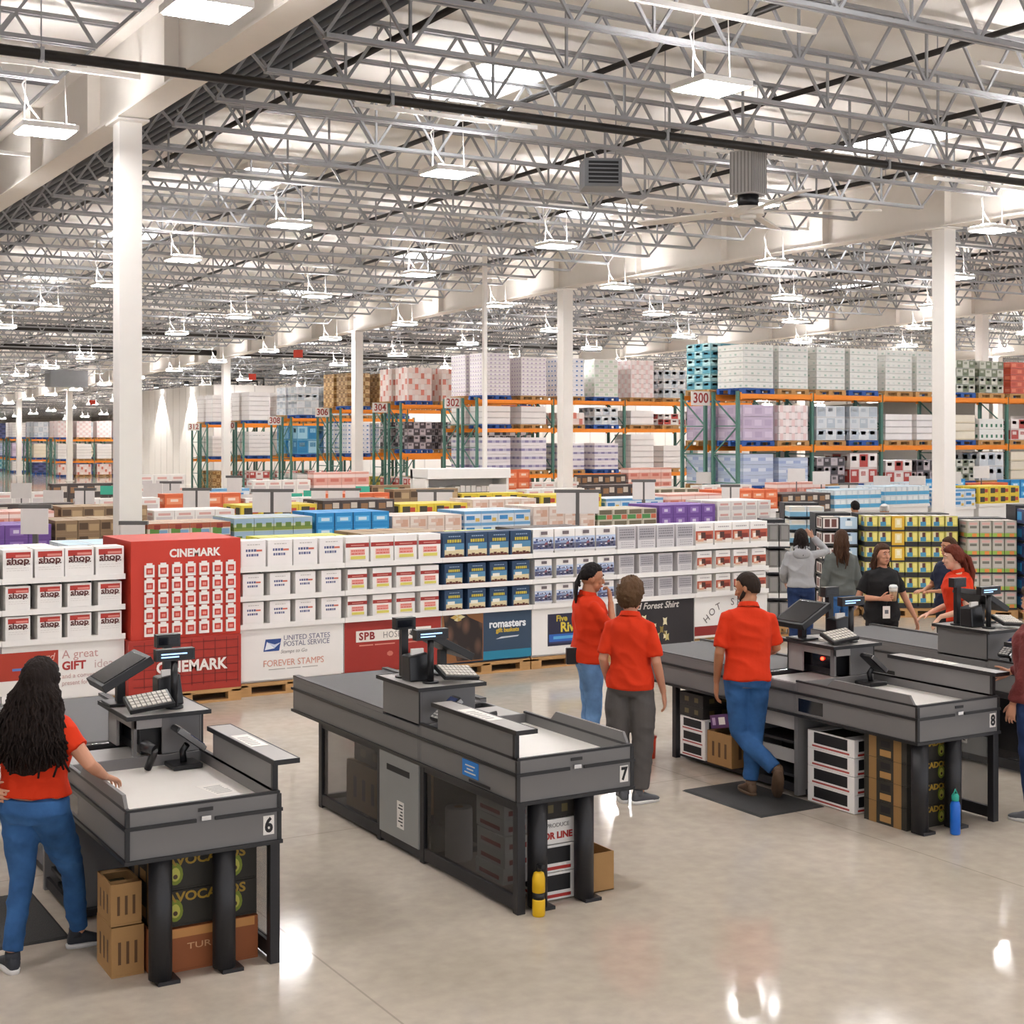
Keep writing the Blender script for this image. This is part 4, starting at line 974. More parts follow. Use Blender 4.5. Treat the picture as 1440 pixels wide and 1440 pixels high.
rack(23.5, 41.7, 4, 2.95, (1.42, 2.96, 3.92), '302',
  [[P_('darkprint', .7), P_('greendot', .7), P_('tan', .7), P_('redwhite', .8), P_('redcarton', .8), P_('plain', .8), P_('plain', .8), P_('plain', .8)],
   [P_('jugs', 1.1), P_('jugs', 1.1), P_('jugs', .9), P_('jugs', .9), P_('plain', 1.2), P_('plain', .8), P_('plain', .8), P_('plain', .8)],
   [P_('plain', .6), P_('plain', .6), P_('redstripe', .4), P_('greyblue', .6), P_('plain', .5), P_('redwhite', .4), P_('plain', .5), P_('plain', .5)],
   [P_('rolls_lilac', 1.4), P_('rolls_lilac', 1.3), P_('rolls_blue', 1.3), P_('rolls_green', 1.3), P_('rolls_pink', 1.3), P_('greyblue', 1.0), P_('plain', 1.0), P_('plain', 1.0)]],
  'middle rack')
fars = [(47.3, (2.08, 3.85), '304', ['redwhite', 'darkprint', 'redstripe'], (1.1, 1.0, 1.2)), (52.6, (1.88, 3.75), '306', ['yellow', 'rolls_blue', 'tan'], (1.0, 1.2, 1.3)),
        (57.7, (1.8, 3.46), '308', ['plain', 'bluebag', 'greyblue'], (1.0, 1.2, 1.2)), (63.4, (1.66, 3.28), '310', ['redwhite', 'plain', 'plain'], (1.0, 1.1, 1.3)), (68.4, (1.56, 3.25), '312', ['tan', 'plain', 'plain'], (.9, 1.0, 1.3))]
for Y0, zs, al, keys, hs in fars:
    rack(23.5, Y0, 2, 2.9, zs, al, [[P_(keys[0], hs[0])]*4, [P_(keys[1], hs[1])]*4, [P_(keys[2], hs[2])]*3 + [P_('navy', 1.2)]], {'304': 'red striped rack', '306': 'tan topped rack', '308': 'blue bag rack', '310': 'second last rack', '312': 'rack beside cooler wall'}[al])
for i, (Y0, keys) in enumerate(((99, ('redstripe', 'plain', 'rolls_pink')), (106, ('navy', 'cream', 'greyblue')), (113, ('plain', 'violet', 'plain')), (120, ('teal', 'water', 'navy')))):
    rack(23.5, Y0, 2, 2.6, (1.0, 2.45), '', [[P_(keys[0], .7)]*4, [P_(keys[1], 1.0)]*4, [P_(keys[2], 1.1)]*4], ['nearest', 'second', 'third', 'farthest'][i] + ' far left rack')
# ---------------- white cooler block behind the racks with wall washers
M_COOL = mat('cooler_panel_white', '#eeeae4', .5, var=.02, scale=1)
b = MB(); b.box(0, 0, 0, 34, 18.4, 5.5, M_COOL)
for k in range(30): b.box(k*1.15, -.012, 0, k*1.15+.03, 0, 5.5, mat('panel_seam', '#cbc6c0', .6))
for k in range(16): b.box(-.012, k*1.15, 0, 0, k*1.15+.03, 5.5, MATS['panel_seam'])
struct('wall_cooler', b, (26.1, 75, 0), 'tall white insulated wall of the cooler room far back on the left')
for k, y in enumerate((78.5, 84, 90)):
    o = tag(MB().box(-.12, -.12, 0, .12, .12, .2, M_BLACKP).build('wall_washer', None, (25.75, y, 5.6)), 'small black wall light over the white cooler wall', 'wall lamp', 'wall lights over the cooler wall')
    b = MB(); b.box(-.08, -.08, -.01, .08, .08, 0, M_LAMP); b.build('lamp_lens', o)
    b = MB(); b.box(.1, -.02, .08, .36, .02, .12, M_BLACKP); b.build('bracket', o)
    ld = bpy.data.lights.new('wall_washer_light', 'SPOT'); ld.energy = 900; ld.spot_size = rad(70); ld.color = (1, .96, .9); ld.shadow_soft_size = .08
    lo = bpy.data.objects.new('wall_washer_light', ld); COL.objects.link(lo); lo.location = (25.72, y, 5.55); lo.rotation_euler = (0, rad(-6), 0)
# ---------------- open white cooler cabinet
x, y, _ = at(563, 37); t = thing('open_cooler', 'white open front cooler cabinet standing before the middle rack', 'cooler', (17.4, 33.6, 0))
b = MB(); b.box(0, 0, 0, 2.5, .9, 1.1, M_WHITE); b.box(0, .75, 1.1, 2.5, .9, 1.9, M_WHITE); b.box(0, -.1, 1.66, 2.5, .9, 1.92, M_WHITE)
for xx in (0, 2.42): b.box(xx, 0, 1.1, xx+.08, .8, 1.7, M_WHITE)
b.build('cabinet_body', t, bevel=.01)
b = MB(); b.box(.1, .05, 1.1, 2.4, .7, 1.3, mat('cooler_interior', '#33312f', .5)); b.build('interior', t)
rr = random.Random(4)
b = MB()
for k in range(14): b.box(.12+.16*k, .1, 1.3, .26+.16*k, .6, 1.42+rr.uniform(0, .06), M_PAPER)
b.build('goods', t)
# ---------------- rows of stacked cases on the sales floor (low pallets and tables)
CASES = {}
def case_mesh(key, w_, d_, h_, base, arts, top):
    b = MB(); m = col(base); b.box(-w_/2, 0, 0, w_/2, d_, h_, m)
    for i, (x0, z0, x1, z1, cc) in enumerate(arts):
        e = .002 + .0005*i
        b.face([(-w_/2+w_*x0, -e, h_*z0), (-w_/2+w_*x1, -e, h_*z0), (-w_/2+w_*x1, -e, h_*z1), (-w_/2+w_*x0, -e, h_*z1)], col(cc))
        b.face([(-w_/2-e, d_*x1, h_*z0), (-w_/2-e, d_*x0, h_*z0), (-w_/2-e, d_*x0, h_*z1), (-w_/2-e, d_*x1, h_*z1)], col(cc))
    b.face([(-w_/2+.01, .02, h_+.001), (w_/2-.01, .02, h_+.001), (w_/2-.01, d_-.02, h_+.001), (-w_/2+.01, d_-.02, h_+.001)], col(top))
    return b.mesh('printed_case')
PROD = {  # name: (kind name, base, arts, top, label stem)
 'fruit': ('fruit_carton', '#d9d2c4', [(0, .6, 1, 1, '#a4573c'), (.1, .1, .55, .6, '#5d8a3c'), (.55, .05, .95, .5, '#7fa7c9'), (.3, .55, .6, .9, '#8c2f26')], '#c9ab8f', 'fruit carton with red and green print'),
 'jar': ('jar_tray', '#c3cbb4', [(0, 0, 1, .3, '#7d8f3a'), (0, .5, 1, .95, '#9fb9cf'), (.1, .2, .4, .6, '#64803a'), (.6, .2, .9, .6, '#64803a')], '#b7c4cf', 'tray of pale green and blue jars'),
 'limeb': ('bottle_tray', '#c6c14a', [(0, .1, 1, .5, '#8a9a2e'), (.1, .5, .4, .95, '#d9cf48'), (.55, .5, .9, .95, '#d9cf48')], '#cfcf6a', 'tray of yellow green bottles'),
 'blue': ('blue_carton', '#2288c8', [(.12, .25, .9, .7, '#5fb2e0'), (.3, .35, .75, .6, '#d4e7f2'), (0, 0, .03, 1, '#17507c')], '#3a97cf', 'bright blue carton'),
 'blush': ('snack_pouch_tray', '#dccabd', [(.05, .2, .45, .9, '#e9dcd2'), (.5, .1, .9, .7, '#cfa58e'), (.2, .4, .6, .7, '#d8b6a4')], '#e2d6cb', 'tray of white and peach pouches'),
 'sky': ('cracker_carton', '#d6e0e8', [(0, .75, 1, 1, '#6fa3cc'), (.1, .25, .6, .6, '#3f86bf'), (.65, .1, .9, .4, '#d7b45c')], '#cfdbe4', 'white and sky blue carton'),
 'brown': ('cookie_carton', '#8f7558', [(.05, .3, .45, .8, '#54402c'), (.5, .2, .95, .7, '#b59a74')], '#a28a6c', 'brown printed carton'),
 'purple': ('sweets_carton', '#6d4a93', [(.2, .25, .8, .8, '#8f6fb3'), (.35, .4, .6, .65, '#d7cde0')], '#7d5ca3', 'purple sweets carton'),
 'orange': ('crisps_carton', '#d8663a', [(.1, .2, .9, .7, '#e6926a'), (.3, .4, .7, .6, '#f0d5c4')], '#dd7a4c', 'orange red carton'),
 'white': ('tissue_carton', '#e9e4de', [(.1, .15, .9, .5, '#cfc6c4'), (.2, .6, .8, .8, '#d9a9a0')], '#efeae4', 'white carton with faint print'),
 'greeno': ('salad_carton', '#c7bfae', [(.0, .1, .55, .5, '#4d8a4c'), (.1, .55, .95, .95, '#6d6450'), (.6, .1, .95, .5, '#c9694a')], '#b9b19c', 'green and orange printed carton'),
 'pinkrow': ('pastry_carton', '#dba193', [(.0, .5, 1, .8, '#efd9d2'), (.2, .1, .8, .4, '#c97566')], '#e8c3b8', 'pink and white carton'),
 'yellow': ('cereal_carton', '#dcc23c', [(.15, .2, .6, .8, '#3f3a2c'), (.6, .3, .9, .7, '#b8452e')], '#e0cc58', 'yellow carton with dark print'),
 'dark': ('coffee_carton', '#453c3a', [(.1, .2, .5, .7, '#8f6a48'), (.55, .3, .9, .8, '#c7bdb0')], '#5a504c', 'dark coffee carton'),
 'cyan': ('water_pack', '#d4dde2', [(0, .05, 1, .45, '#58a6cf'), (.1, .5, .45, .9, '#e9eef0'), (.55, .5, .9, .9, '#e9eef0')], '#c4dbe6', 'white and blue bottle pack'),
}
def stack(key, x, y, where, zt=1.5, ncol=4, w_=.29, h_=.2, layers=2, rotz=0, table=True, depth=2):
    kind, base, arts, top, lb = PROD[key]
    k = (key, w_, h_)
    if k not in CASES: CASES[k] = case_mesh(key, w_, .44, h_, base, arts, top)
    R_ = Matrix.Rotation(rotz, 3, 'Z')
    tw = ncol*(w_+.008)
    if table:
        t = thing('display_table', 'white table under the ' + lb + 's ' + where, 'display table', (x, y, 0), rotz, 'display tables on the sales floor')
        zb = zt - layers*h_
        b = MB(); b.box(-tw/2, 0, zb-.06, tw/2, .96, zb-.002, M_WHITE)
        if depth > 1 and layers > 1: b.box(-tw/2, .475, zb-.01, tw/2, .96, zb + (layers-1)*(h_+.001) - .002, M_WHITE)
        b.build('top', t)
        b = MB(); b.box(-tw/2+.03, .04, .14, tw/2-.03, .92, zb-.06, M_WHITE); b.build('body', t)
        inst(pal_mesh('wood'), 'pallet', (-tw/2+.02, 0, 0), parent=t, scale=((tw-.04)/1.06, .96, 1))
    zb = zt - layers*h_
    for l_ in range(layers):
        for dd in range(depth):
            if dd and l_ < layers-1: continue
            for i in range(ncol):
                p = R_ @ Vector((-tw/2 + (w_+.008)*(i+.5), .02 + .46*dd, 0))
                inst(CASES[k], kind, (x+p.x, y+p.y, zb + l_*(h_+.001)), rotz, lb + ' ' + where, kind.replace('_', ' '), lb + ' ' + where)
row1 = ['orange', 'white', 'cyan', 'limeb', 'limeb', 'brown', 'limeb', 'dark']
for i, k in enumerate(row1): stack(k, 2.3 + 1.24*i, 17.0, 'in first table row', 1.5 + .03*(i % 3 - 1))
row2 = ['purple', 'purple', 'brown', 'fruit', 'jar', 'blue', 'blush', 'sky', 'blush', 'greeno', 'purple', 'white']
for i, k in enumerate(row2): stack(k, 2.8 + 1.24*i, 19.7, 'in second table row', 1.62 + .04*(i % 3 - 1), h_=.18)
row3 = ['white', 'pinkrow', 'brown', 'white', 'yellow', 'dark', 'yellow', 'blush', 'yellow', 'sky', 'pinkrow', 'orange', 'dark', 'cyan', 'cyan', 'sky', 'yellow']
for i, k in enumerate(row3): stack(k, 3.4 + 1.5*i, 23.6, 'in third table row', 1.6 + .05*(i % 3 - 1), h_=.2, w_=.34)
row4 = ['dark', 'white', 'orange', 'white', 'orange', 'brown', 'yellow', 'white', 'dark', 'greeno', 'white', 'pinkrow', 'sky', 'cyan', 'blue', 'orange', 'blue', 'pinkrow']
for i, k in enumerate(row4): stack(k, 6.0 + 1.6*i, 27.0 if i < 11 else 26.2, 'in fourth table row', 1.62 + .06*(i % 3 - 1), h_=.24, w_=.37, depth=1)
row5 = ['white', 'dark', 'white', 'sky', 'white', 'pinkrow', 'brown', 'white', 'orange', 'white', 'dark', 'pinkrow']
for i, k in enumerate(row5): stack(k, 8 + 1.8*i, 38.0, 'in fifth table row', 1.55 + .2*(i % 3 - 1), h_=.3, w_=.42, depth=1)
# ---------------- right hand promotion walls (turned a little towards the tills)
def wall_stand(x, y, rotz, ncol, nrow, w_, h_, keyf, label, kindl, z0=.16, d_=.42):
    t = thing('promotion_stand', label, 'display stand', (x, y, 0), rotz)
    tw = ncol*w_
    inst(pal_mesh('wood'), 'pallet', (-.02, 0, 0), parent=t, scale=((tw+.04)/1.06, .9, 1))
    b = MB(); b.box(0, .46, .14, tw, .9, z0 + nrow*h_, M_BLACKM); b.build('back_panel', t)
    b = MB()
    for r_ in range(nrow): b.box(0, -.01, z0 + r_*h_ - .012, tw, .46, z0 + r_*h_, M_BLACKM); b.box(0, -.016, z0 + r_*h_ - .012, tw, -.01, z0 + r_*h_ + .012, M_BLACKM)
    b.build('tray_shelf', t)
    Rz = Matrix.Rotation(rotz, 3, 'Z')
    for r_ in range(nrow):
        for c2 in range(ncol):
            me, kn = keyf(c2, r_); p = Rz @ Vector((w_*(c2+.5), .0, 0))
            inst(me, kn, (x+p.x, y+p.y, z0 + r_*h_ + .002), rotz, kindl[kn], kn.replace('_', ' '), kindl[kn] + 's')
def cm(w_, h_, base, arts, top='#cfc6ba'): return case_mesh('', w_-.012, .42, h_-.03, base, arts, top)
ry = rad(-YAW)
A = cm(.203, .25, '#23211f', [(.0, .28, 1, 1, '#c9bd5a'), (.1, .35, .5, .95, '#d8cfa2'), (.15, .3, .6, .6, '#3f86a8'), (.3, .6, .55, .92, '#5b2f2a'), (.62, .4, .92, .9, '#e2d67a')])
Ay = cm(.203, .25, '#d8a928', [(.25, .2, .8, .85, '#e8d9a0'), (.4, .4, .65, .75, '#f2ead0')])
x, y, _ = atr(5.42, 22.4)
wall_stand(x, y, ry, 7, 6, .205, .235, lambda c2, r_: (Ay, 'yellow_pack') if c2 == 2 and r_ > 2 else (A, 'toy_pack'), 'black tray stand of yellow and blue packs behind the woman in black', {'yellow_pack': 'plain yellow pack on the black stand behind the woman in black', 'toy_pack': 'yellow and blue printed pack on the black tray stand'})
B = cm(.189, .284, '#a9a498', [(0, .02, 1, .26, '#8fae4a'), (.4, .02, .8, .24, '#d9823c'), (.1, .32, .9, .95, '#b7b2a8'), (.2, .55, .8, .7, '#6d6a60'), (.15, .75, .85, .9, '#cfa39a')])
x, y, _ = atr(6.93, 22.2)
wall_stand(x, y, ry, 4, 5, .19, .27, lambda c2, r_: (B, 'grey_pack'), 'stand of grey and lime packs at the right behind the red-haired woman', {'grey_pack': 'grey and lime printed pack on the stand at the right'})
C2 = cm(.3, .24, '#2a3a6c', [(.5, .2, .95, .8, '#2f8fc4'), (.1, .2, .4, .8, '#202c58')])
x, y, _ = atr(7.76, 22.0)
wall_stand(x, y, ry, 3, 6, .3, .26, lambda c2, r_: (C2, 'navy_pack'), 'navy stand of blue packs at the right edge of the sales floor', {'navy_pack': 'navy and blue pack on the stand at the right edge'})
D1 = cm(.275, .22, '#2d2927', [(.05, .1, .95, .95, '#ddd6cf'), (.15, .2, .45, .85, '#5b3a34'), (.55, .2, .85, .85, '#6b4038')]); D2 = cm(.275, .22, '#b9d0e2', [(.3, .3, .7, .7, '#e9f0f4'), (.4, .75, .6, .9, '#33465c')])
x, y, _ = atr(4.80, 22.6)
wall_stand(x, y, ry, 2, 6, .28, .235, lambda c2, r_: (D1, 'picture_pack') if c2 == 0 else (D2, 'pale_blue_pack'), 'narrow stand of picture packs and pale blue packs left of the yellow stand', {'picture_pack': 'white pack with dark portraits left of the yellow packs', 'pale_blue_pack': 'pale blue pack just left of the yellow packs'})
E_ = cm(.285, .2, '#dfe2e0', [(0, .05, 1, .5, '#86bcd8'), (0, .5, 1, .62, '#f0f0ec'), (.1, .62, .9, .95, '#e6e1d2')])
x, y, _ = at(1110, 24)
wall_stand(x, y, ry, 2, 7, .29, .215, lambda c2, r_: (E_, 'water_pack'), 'stand of white and blue bottle packs beside the woman in the grey hoodie', {'water_pack': 'white and blue bottle pack beside the grey hoodie'})
F_ = cm(.15, .34, '#6d6a67', [(0, 0, 1, .25, '#e9e5df'), (.15, .35, .85, .95, '#8a8783')], '#55524f')
x, y, _ = at(1080, 20.3)
wall_stand(x, y, ry, 2, 4, .155, .36, lambda c2, r_: (F_, 'grey_jar'), 'short stand of grey jars on white trays at the right end of the displays', {'grey_jar': 'grey jar on a white tray right of the card displays'})
# ---------------- sign posts with white boards
def sign_post(px, d, zt, wb, n, label, hb=.32):
    wb *= .75
    x, y, d = aty(px, d); zt = 2.8 - (zt-612)*d/2050; t = thing('sign_post', label, 'sign post', (x, y, 0), ry, 'T-shaped sign posts on the sales floor')
    MB().box(-.03, -.03, 0, .03, .03, zt, mat('post_grey', '#5c5856', .5)).build('post', t)
    MB().box(-.2, -.2, 0, .2, .2, .02, MATS['post_grey']).build('base', t)
    MB().box(-wb/2, -.035, zt, wb/2, .035, zt+.05, MATS['post_grey']).build('crossbar', t)
    for i in range(n):
        u = -wb/2 + (i+.5)*wb/n
        MB().box(u-wb/n*.42, -.045, zt-hb, u+wb/n*.42, -.036, zt, mat('board_grey_white', '#dcd6d2', .6)).build('board', t)
for px, zt, d, wb, n in ((812,693,18.8,.95,2),(905,678,21.9,.6,2),(612,692,25.7,1.0,2),(472,690,25.7,1.3,3),(383,692,21.9,.9,2),(277,690,25.7,.7,2),(188,738,18.8,.5,1),(50,715,18.8,.55,1),(1027,685,21.9,.5,2),(1193,682,25.0,.6,2),(1285,685,25.0,.5,1),(330,672,30,.5,1),(240,680,30,.6,2),(120,690,25.7,.5,2)):
    sign_post(px, d, zt, wb, n, 'grey T-shaped sign post with white boards above the display tables')
# teal tags and white paper boards
for i, (px, py, d) in enumerate(((415, 700, 30), (437, 696, 33), (550, 692, 34), (152, 690, 30), (510, 690, 36))):
    x, y, d = aty(px, 30.2); zz = 2.8 - (py-612)*d/2050
    t = thing('teal_sign', 'teal sign card on a thin stalk above the back tables', 'sign', (x, y, 0), ry, 'teal sign cards')
    MB().box(-.16, -.01, zz-.08, .16, .01, zz+.1, col('#3fae93')).build('card', t); MB().box(-.012, -.01, 0, .012, .01, zz-.1, MATS['post_grey']).build('stalk', t)
rr = random.Random(21)
for i, (px, py, d) in enumerate(((350, 705, 30.5), (515, 703, 31), (250, 700, 30), (75, 700, 30), (30, 690, 33), (215, 690, 34), (700, 690, 31), (1120, 668, 31.5), (1155, 672, 31.3), (1240, 678, 29.5), (1290, 678, 29.5), (1380, 664, 29), (1340, 672, 29), (990, 672, 31), (860, 690, 31.2))):
    x, y, d = aty(px, 29.6 if px < 1000 else 25.3); zz = 2.8 - (py-612)*d/2050
    t = thing('price_board', 'white price board on a stalk between the display tables', 'price board', (x, y, 0), ry, 'white price boards')
    MB().box(-.2, -.01, zz-.15, .2, .01, zz+.15, MATS['board_grey_white']).build('board', t); MB().box(-.012, .0, 0, .012, .012, zz-.15, MATS['post_grey']).build('stalk', t)
# ================================================================ people
def skinmat(n, h): return mat('skin_' + n, h, .5, var=.05, scale=14, bump=.03, bscale=120)
def cloth(n, h, var=.08, sc=10, bump=.35, bsc=9, stretch=None): return mat('cloth_' + n, h, .85, var=var, scale=sc, bump=bump, bscale=bsc, stretch=stretch, spec=.25)
POLO = cloth('red_polo', '#cd3311', .05, 8, .5, 7)
def jeans(n, h): return mat('denim_' + n, h, .85, var=.85, scale=6, bump=.5, bscale=11, spec=.2)
def V(*a): return Vector(a)
def lerp(a, b, t): return a + (b - a)*t
def finger(mb, base, d, n, L, r, curl, m):               # three bent segments
    p = [base]; ang = 0
    for f, c in ((.45, .35), (.32, .8), (.23, .7)):
        ang += curl*c; v = (d*math.cos(ang) + n*math.sin(ang)).normalized(); p.append(p[-1] + v*L*f)
    mb.tube(p, [r*1.05, r, r*.95, r*.75], m, 8)
    mb.ball(p[-1], r*.75, r*.75, r*.75, m, 8, 5)
def hand(mb, wrist, d, n, s, m, curl=.5, k=1.0):         # d along the hand, n palm side, s towards the thumb
    d = d.normalized(); n = (n - d*n.dot(d)).normalized(); s = (s - d*s.dot(d) - n*s.dot(n)).normalized()
    pl = .092*k
    mb.loft([(wrist - d*.03*k, s, n, .025*k, .019*k), (wrist, s, n, .027*k, .018*k), (wrist + d*pl*.45, s, n, .038*k, .0165*k), (wrist + d*pl*.85, s, n, .042*k, .014*k), (wrist + d*pl, s, n, .040*k, .011*k)], m, 14, 2.5)
    for i, L in enumerate((.072, .080, .075, .058)):
        o = (.0315 - .021*i)*k; fan = (.12 - .08*i)
        finger(mb, wrist + d*(pl*(.97 if i < 3 else .9)) + s*o, (d + s*fan).normalized(), n, L*k, .0082*k, curl*(1 + .12*i), m)
    tb = wrist + d*pl*.28 + s*.034*k + n*.006*k
    td = (d*.72 + s*.62 + n*.25).normalized()
    mb.tube([tb - td*.02*k, tb + td*.022*k, tb + td*.042*k + d*.004*k, tb + (td*.058 + d*.016)*k], [.013*k, .0115*k, .0098*k, .008*k], m, 8)
    mb.ball(tb + (td*.058 + d*.016)*k, .008*k, .008*k, .008*k, m, 8, 5)
from mathutils import noise as mnoise
def wrinkle(me, amp, fx, fz, seed=0):
    me.update(); nv = [v.normal.copy() for v in me.vertices]
    for v, nn in zip(me.vertices, nv):
        c = v.co; q = Vector((c.x*fx + seed*3.1, c.y*fx, c.z*fz + c.x*2.5))
        a = 1 - 2*abs(mnoise.noise(q)); b2 = mnoise.noise(Vector((c.x*5 + seed, c.y*5, c.z*4)))
        v.co = c + nn*(amp*(a*(.55 + .9*max(0, b2)) - .35) )
    me.update()
def solid(name, mb, parent, vox, smooth=4, m=None, wr=None):
    o = mb.build(name, parent)
    r = o.modifiers.new('r', 'REMESH'); r.mode = 'VOXEL'; r.voxel_size = vox; r.use_smooth_shade = True
    s = o.modifiers.new('s', 'SMOOTH'); s.factor = .5; s.iterations = smooth
    bake(o)
    if wr: wrinkle(o.data, *wr)
    shade_smooth(o.data)
    if m: o.data.materials.clear(); o.data.materials.append(m)
    return o
def hair_cap(parent, Mh, style, m, name='hair'):
    # closed shell around the skull that dives under the skin over the face
    n, k = 40, 26; b = MB(); rr = random.Random(style.get('seed', 1)); verts = []
    vol = style.get('vol', .016); rough = style.get('rough', .004)
    for i in range(k+1):
        ph = math.pi*i/k
        for j in range(n):
            t = 2*math.pi*j/n; dv = V(math.sin(ph)*math.cos(t), math.sin(ph)*math.sin(t), math.cos(ph))
            rad_ = 1/math.sqrt((dv.x/.077)**2 + ((dv.y)/.096)**2 + (dv.z/.105)**2)
            hl = style.get('line', .35)                  # hairline height at the front, low at the back
            face = max(0, min(1, (dv.y - .05)*2.2)); low = hl*face + (1-face)*style.get('nape', -.72)
            side = abs(dv.x); low += (.25*side*(1 - face) if style.get('ear', True) and dv.y > -.35 else 0)
            e = max(0, min(1, (dv.z - low)*5 + .35))
            tk = lerp(-.02, vol + rr.uniform(-rough, rough) + style.get('top', 0)*max(0, dv.z), e)
            verts.append(Mh @ (dv*(rad_ + tk) + V(0, -.006, .022)))
    b.v = [tuple(p) for p in verts]; mi = b._m(m)
    for i in range(k):
        for j in range(n):
            a = i*n + j; c2 = i*n + (j+1) % n
            b.f.append((a, a+n, c2+n, c2)); b.mi.append(mi); b.sm.append(True)
    return b.build(name, parent)
def person(name_label, loc, rotz, H, P, outfit, hair, vox=.0055, sex='f', cat='person'):
    k = H/1.75; t = thing('person', name_label, cat, loc, rotz)
    g = lambda key, d: Vector(P.get(key, d))*1.0
    pel = g('pelvis', (0, 0, .97)); lean, sidel, twist = [rad(a) for a in P.get('lean', (0, 0, 0))]
    Rm = Matrix.Rotation(twist, 3, 'Z') @ Matrix.Rotation(-lean, 3, 'X') @ Matrix.Rotation(sidel, 3, 'Y')
    U = lambda x, y, z: pel + Rm @ (V(x, y, z) - V(0, 0, .97))
    X, Y, Z = Rm @ V(1,0,0), Rm @ V(0,1,0), Rm @ V(0,0,1)
    f = sex == 'f'; bulk = P.get('bulk', 1.0)
    sw = .150 if f else .168
    torso = [(.84, .115, .105, 0), (.90, .178 if f else .168, .122, -.01), (.98, .172 if f else .165, .12, -.008), (1.08, .145 if f else .158, .105, 0), (1.2, .152 if f else .168, .112, .004), (1.31, .162 if f else .178, .122 if f else .118, .01 if f else .004), (1.39, .150 if f else .168, .098, -.004), (1.435, .105 if f else .118, .072, -.012), (1.465, .068, .06, -.012)]
    S = {}
    for s, nm in ((1, 'r'), (-1, 'l')):
        S['sh'+nm] = U(s*sw, -.012, 1.385)
        S['el'+nm] = g('el'+nm, U(s*(sw+.062), -.03, 1.12)) if ('el'+nm) in P else U(s*(sw+.062), -.03, 1.12)
        S['wr'+nm] = g('wr'+nm, (0,0,0)) if ('wr'+nm) in P else U(s*(sw+.085), .04, .87)
        S['hip'+nm] = pel + V(s*.088, 0, -.04)
        S['kn'+nm] = g('kn'+nm, (s*.098, .02, .50)); S['an'+nm] = g('an'+nm, (s*.10, -.02, .085))
    skin = outfit['skin']
    def tor(mb, off, z0, z1, m, flat=0):
        secs = []
        for z, rx, ry, oy in torso:
            if z0 - .001 <= z <= z1 + .001: secs.append((U(0, oy, z), X, Y, (rx + off)*bulk, (ry + off)*bulk))
        mb.loft(secs, m, 24, 2.3)
    # ---- body: one continuous skin surface from head to ankles
    b = MB(); tor(b, -.012, .84, 1.47, skin)
    hc = U(0, .022, 1.598); hy, hp, hr = [rad(a) for a in P.get('head', (0, 0, 0))]
    Mh = Matrix.Translation(hc) @ (Rm @ Matrix.Rotation(hy, 3, 'Z') @ Matrix.Rotation(-hp, 3, 'X') @ Matrix.Rotation(hr, 3, 'Y')).to_4x4()
    b.tube([U(0, -.012, 1.42), U(0, -.006, 1.50), Mh @ V(0, -.012, -.05)], [.062, .054 if f else .06, .055], skin, 14)
    hb = lambda c, rx, ry, rz: b.ball(Mh @ V(*c), rx, ry, rz, skin, 16, 11, Mh.to_3x3())
    hb((0, -.006, .022), .077, .096, .1); hb((0, .018, -.045), .058, .066, .07); hb((0, .045, -.085), .03, .03, .026); hb((0, .05, -.01), .055, .035, .05)
    b.tube([Mh @ V(0, .082, .022), Mh @ V(0, .098, -.012), Mh @ V(0, .104, -.024), Mh @ V(0, .085, -.034)], [.008, .011, .014, .01], skin, 8)
    for s in (-1, 1):
        b.ball(Mh @ V(s*.077, -.008, -.004), .01, .019, .031, skin, 8, 6, Mh.to_3x3()); b.ball(Mh @ V(s*.032, .062, -.02), .022, .022, .02, skin, 8, 6, Mh.to_3x3())
        hb((s*.03, .078, .036), .022, .01, .007)
    hb((0, .08, -.056), .022, .012, .007); hb((0, .077, -.067), .019, .011, .008)
    for nm, s in (('r', 1), ('l', -1)):
        sh, el, wr = S['sh'+nm], S['el'+nm], S['wr'+nm]
        b.tube([sh, lerp(sh, el, .5), el, lerp(el, wr, .35), wr], [.046*bulk, .043*bulk, .037, .036, .024], skin, 14)
        hd = Vector(P.get('hd'+nm, tuple((wr-el).normalized()))); pn = Vector(P.get('pn'+nm, (-s, 0, 0))); th = Vector(P.get('th'+nm, (0, 1, .0)))
        hand(b, wr + hd.normalized()*.012, hd, pn, th, skin, P.get('curl'+nm, .45), .96 if f else 1.05)
        hp_, kn, an = S['hip'+nm], S['kn'+nm], S['an'+nm]
        b.tube([hp_ + V(0,0,.03), hp_, lerp(hp_, kn, .5), kn, lerp(kn, an, .4), an], [.07, .078, .064, .048, .048, .036], skin, 12)
    body = solid('body', b, t, vox, 3, skin)
    # ---- face
    for s in (-1, 1):
        e = MB(); e.ball(Mh @ V(s*.031, .0835, .014), .0115, .0085, .0065, col('#cfc6bf', .3), 10, 7, Mh.to_3x3()); e.ball(Mh @ V(s*.031, .0895, .014), .0068, .004, .0066, col('#2a1c14', .2), 8, 6, Mh.to_3x3()); e.build('eye', body)
        e = MB(); e.tube([Mh @ V(s*.014, .094, .034), Mh @ V(s*.03, .094, .040), Mh @ V(s*.046, .084, .034)], [.0035, .0045, .003], hair['mat'], 6); e.build('eyebrow', body)
    e = MB(); e.tube([Mh @ V(-.022, .086, -.061), Mh @ V(0, .0945, -.058), Mh @ V(.022, .086, -.061)], [.004, .0065, .004], outfit.get('lips', mat('lips', '#a45a4c', .45)), 8); e.build('lips', body)
    # ---- trousers
    pm = outfit['pants']; b = MB(); wide = outfit.get('wide', 1.0)
    secs = [(U(0, oy, z), X, Y, (rx+.010)*bulk, (ry+.008)*bulk) for z, rx, ry, oy in torso if z < 1.02]; b.loft(secs, pm, 24, 2.3)
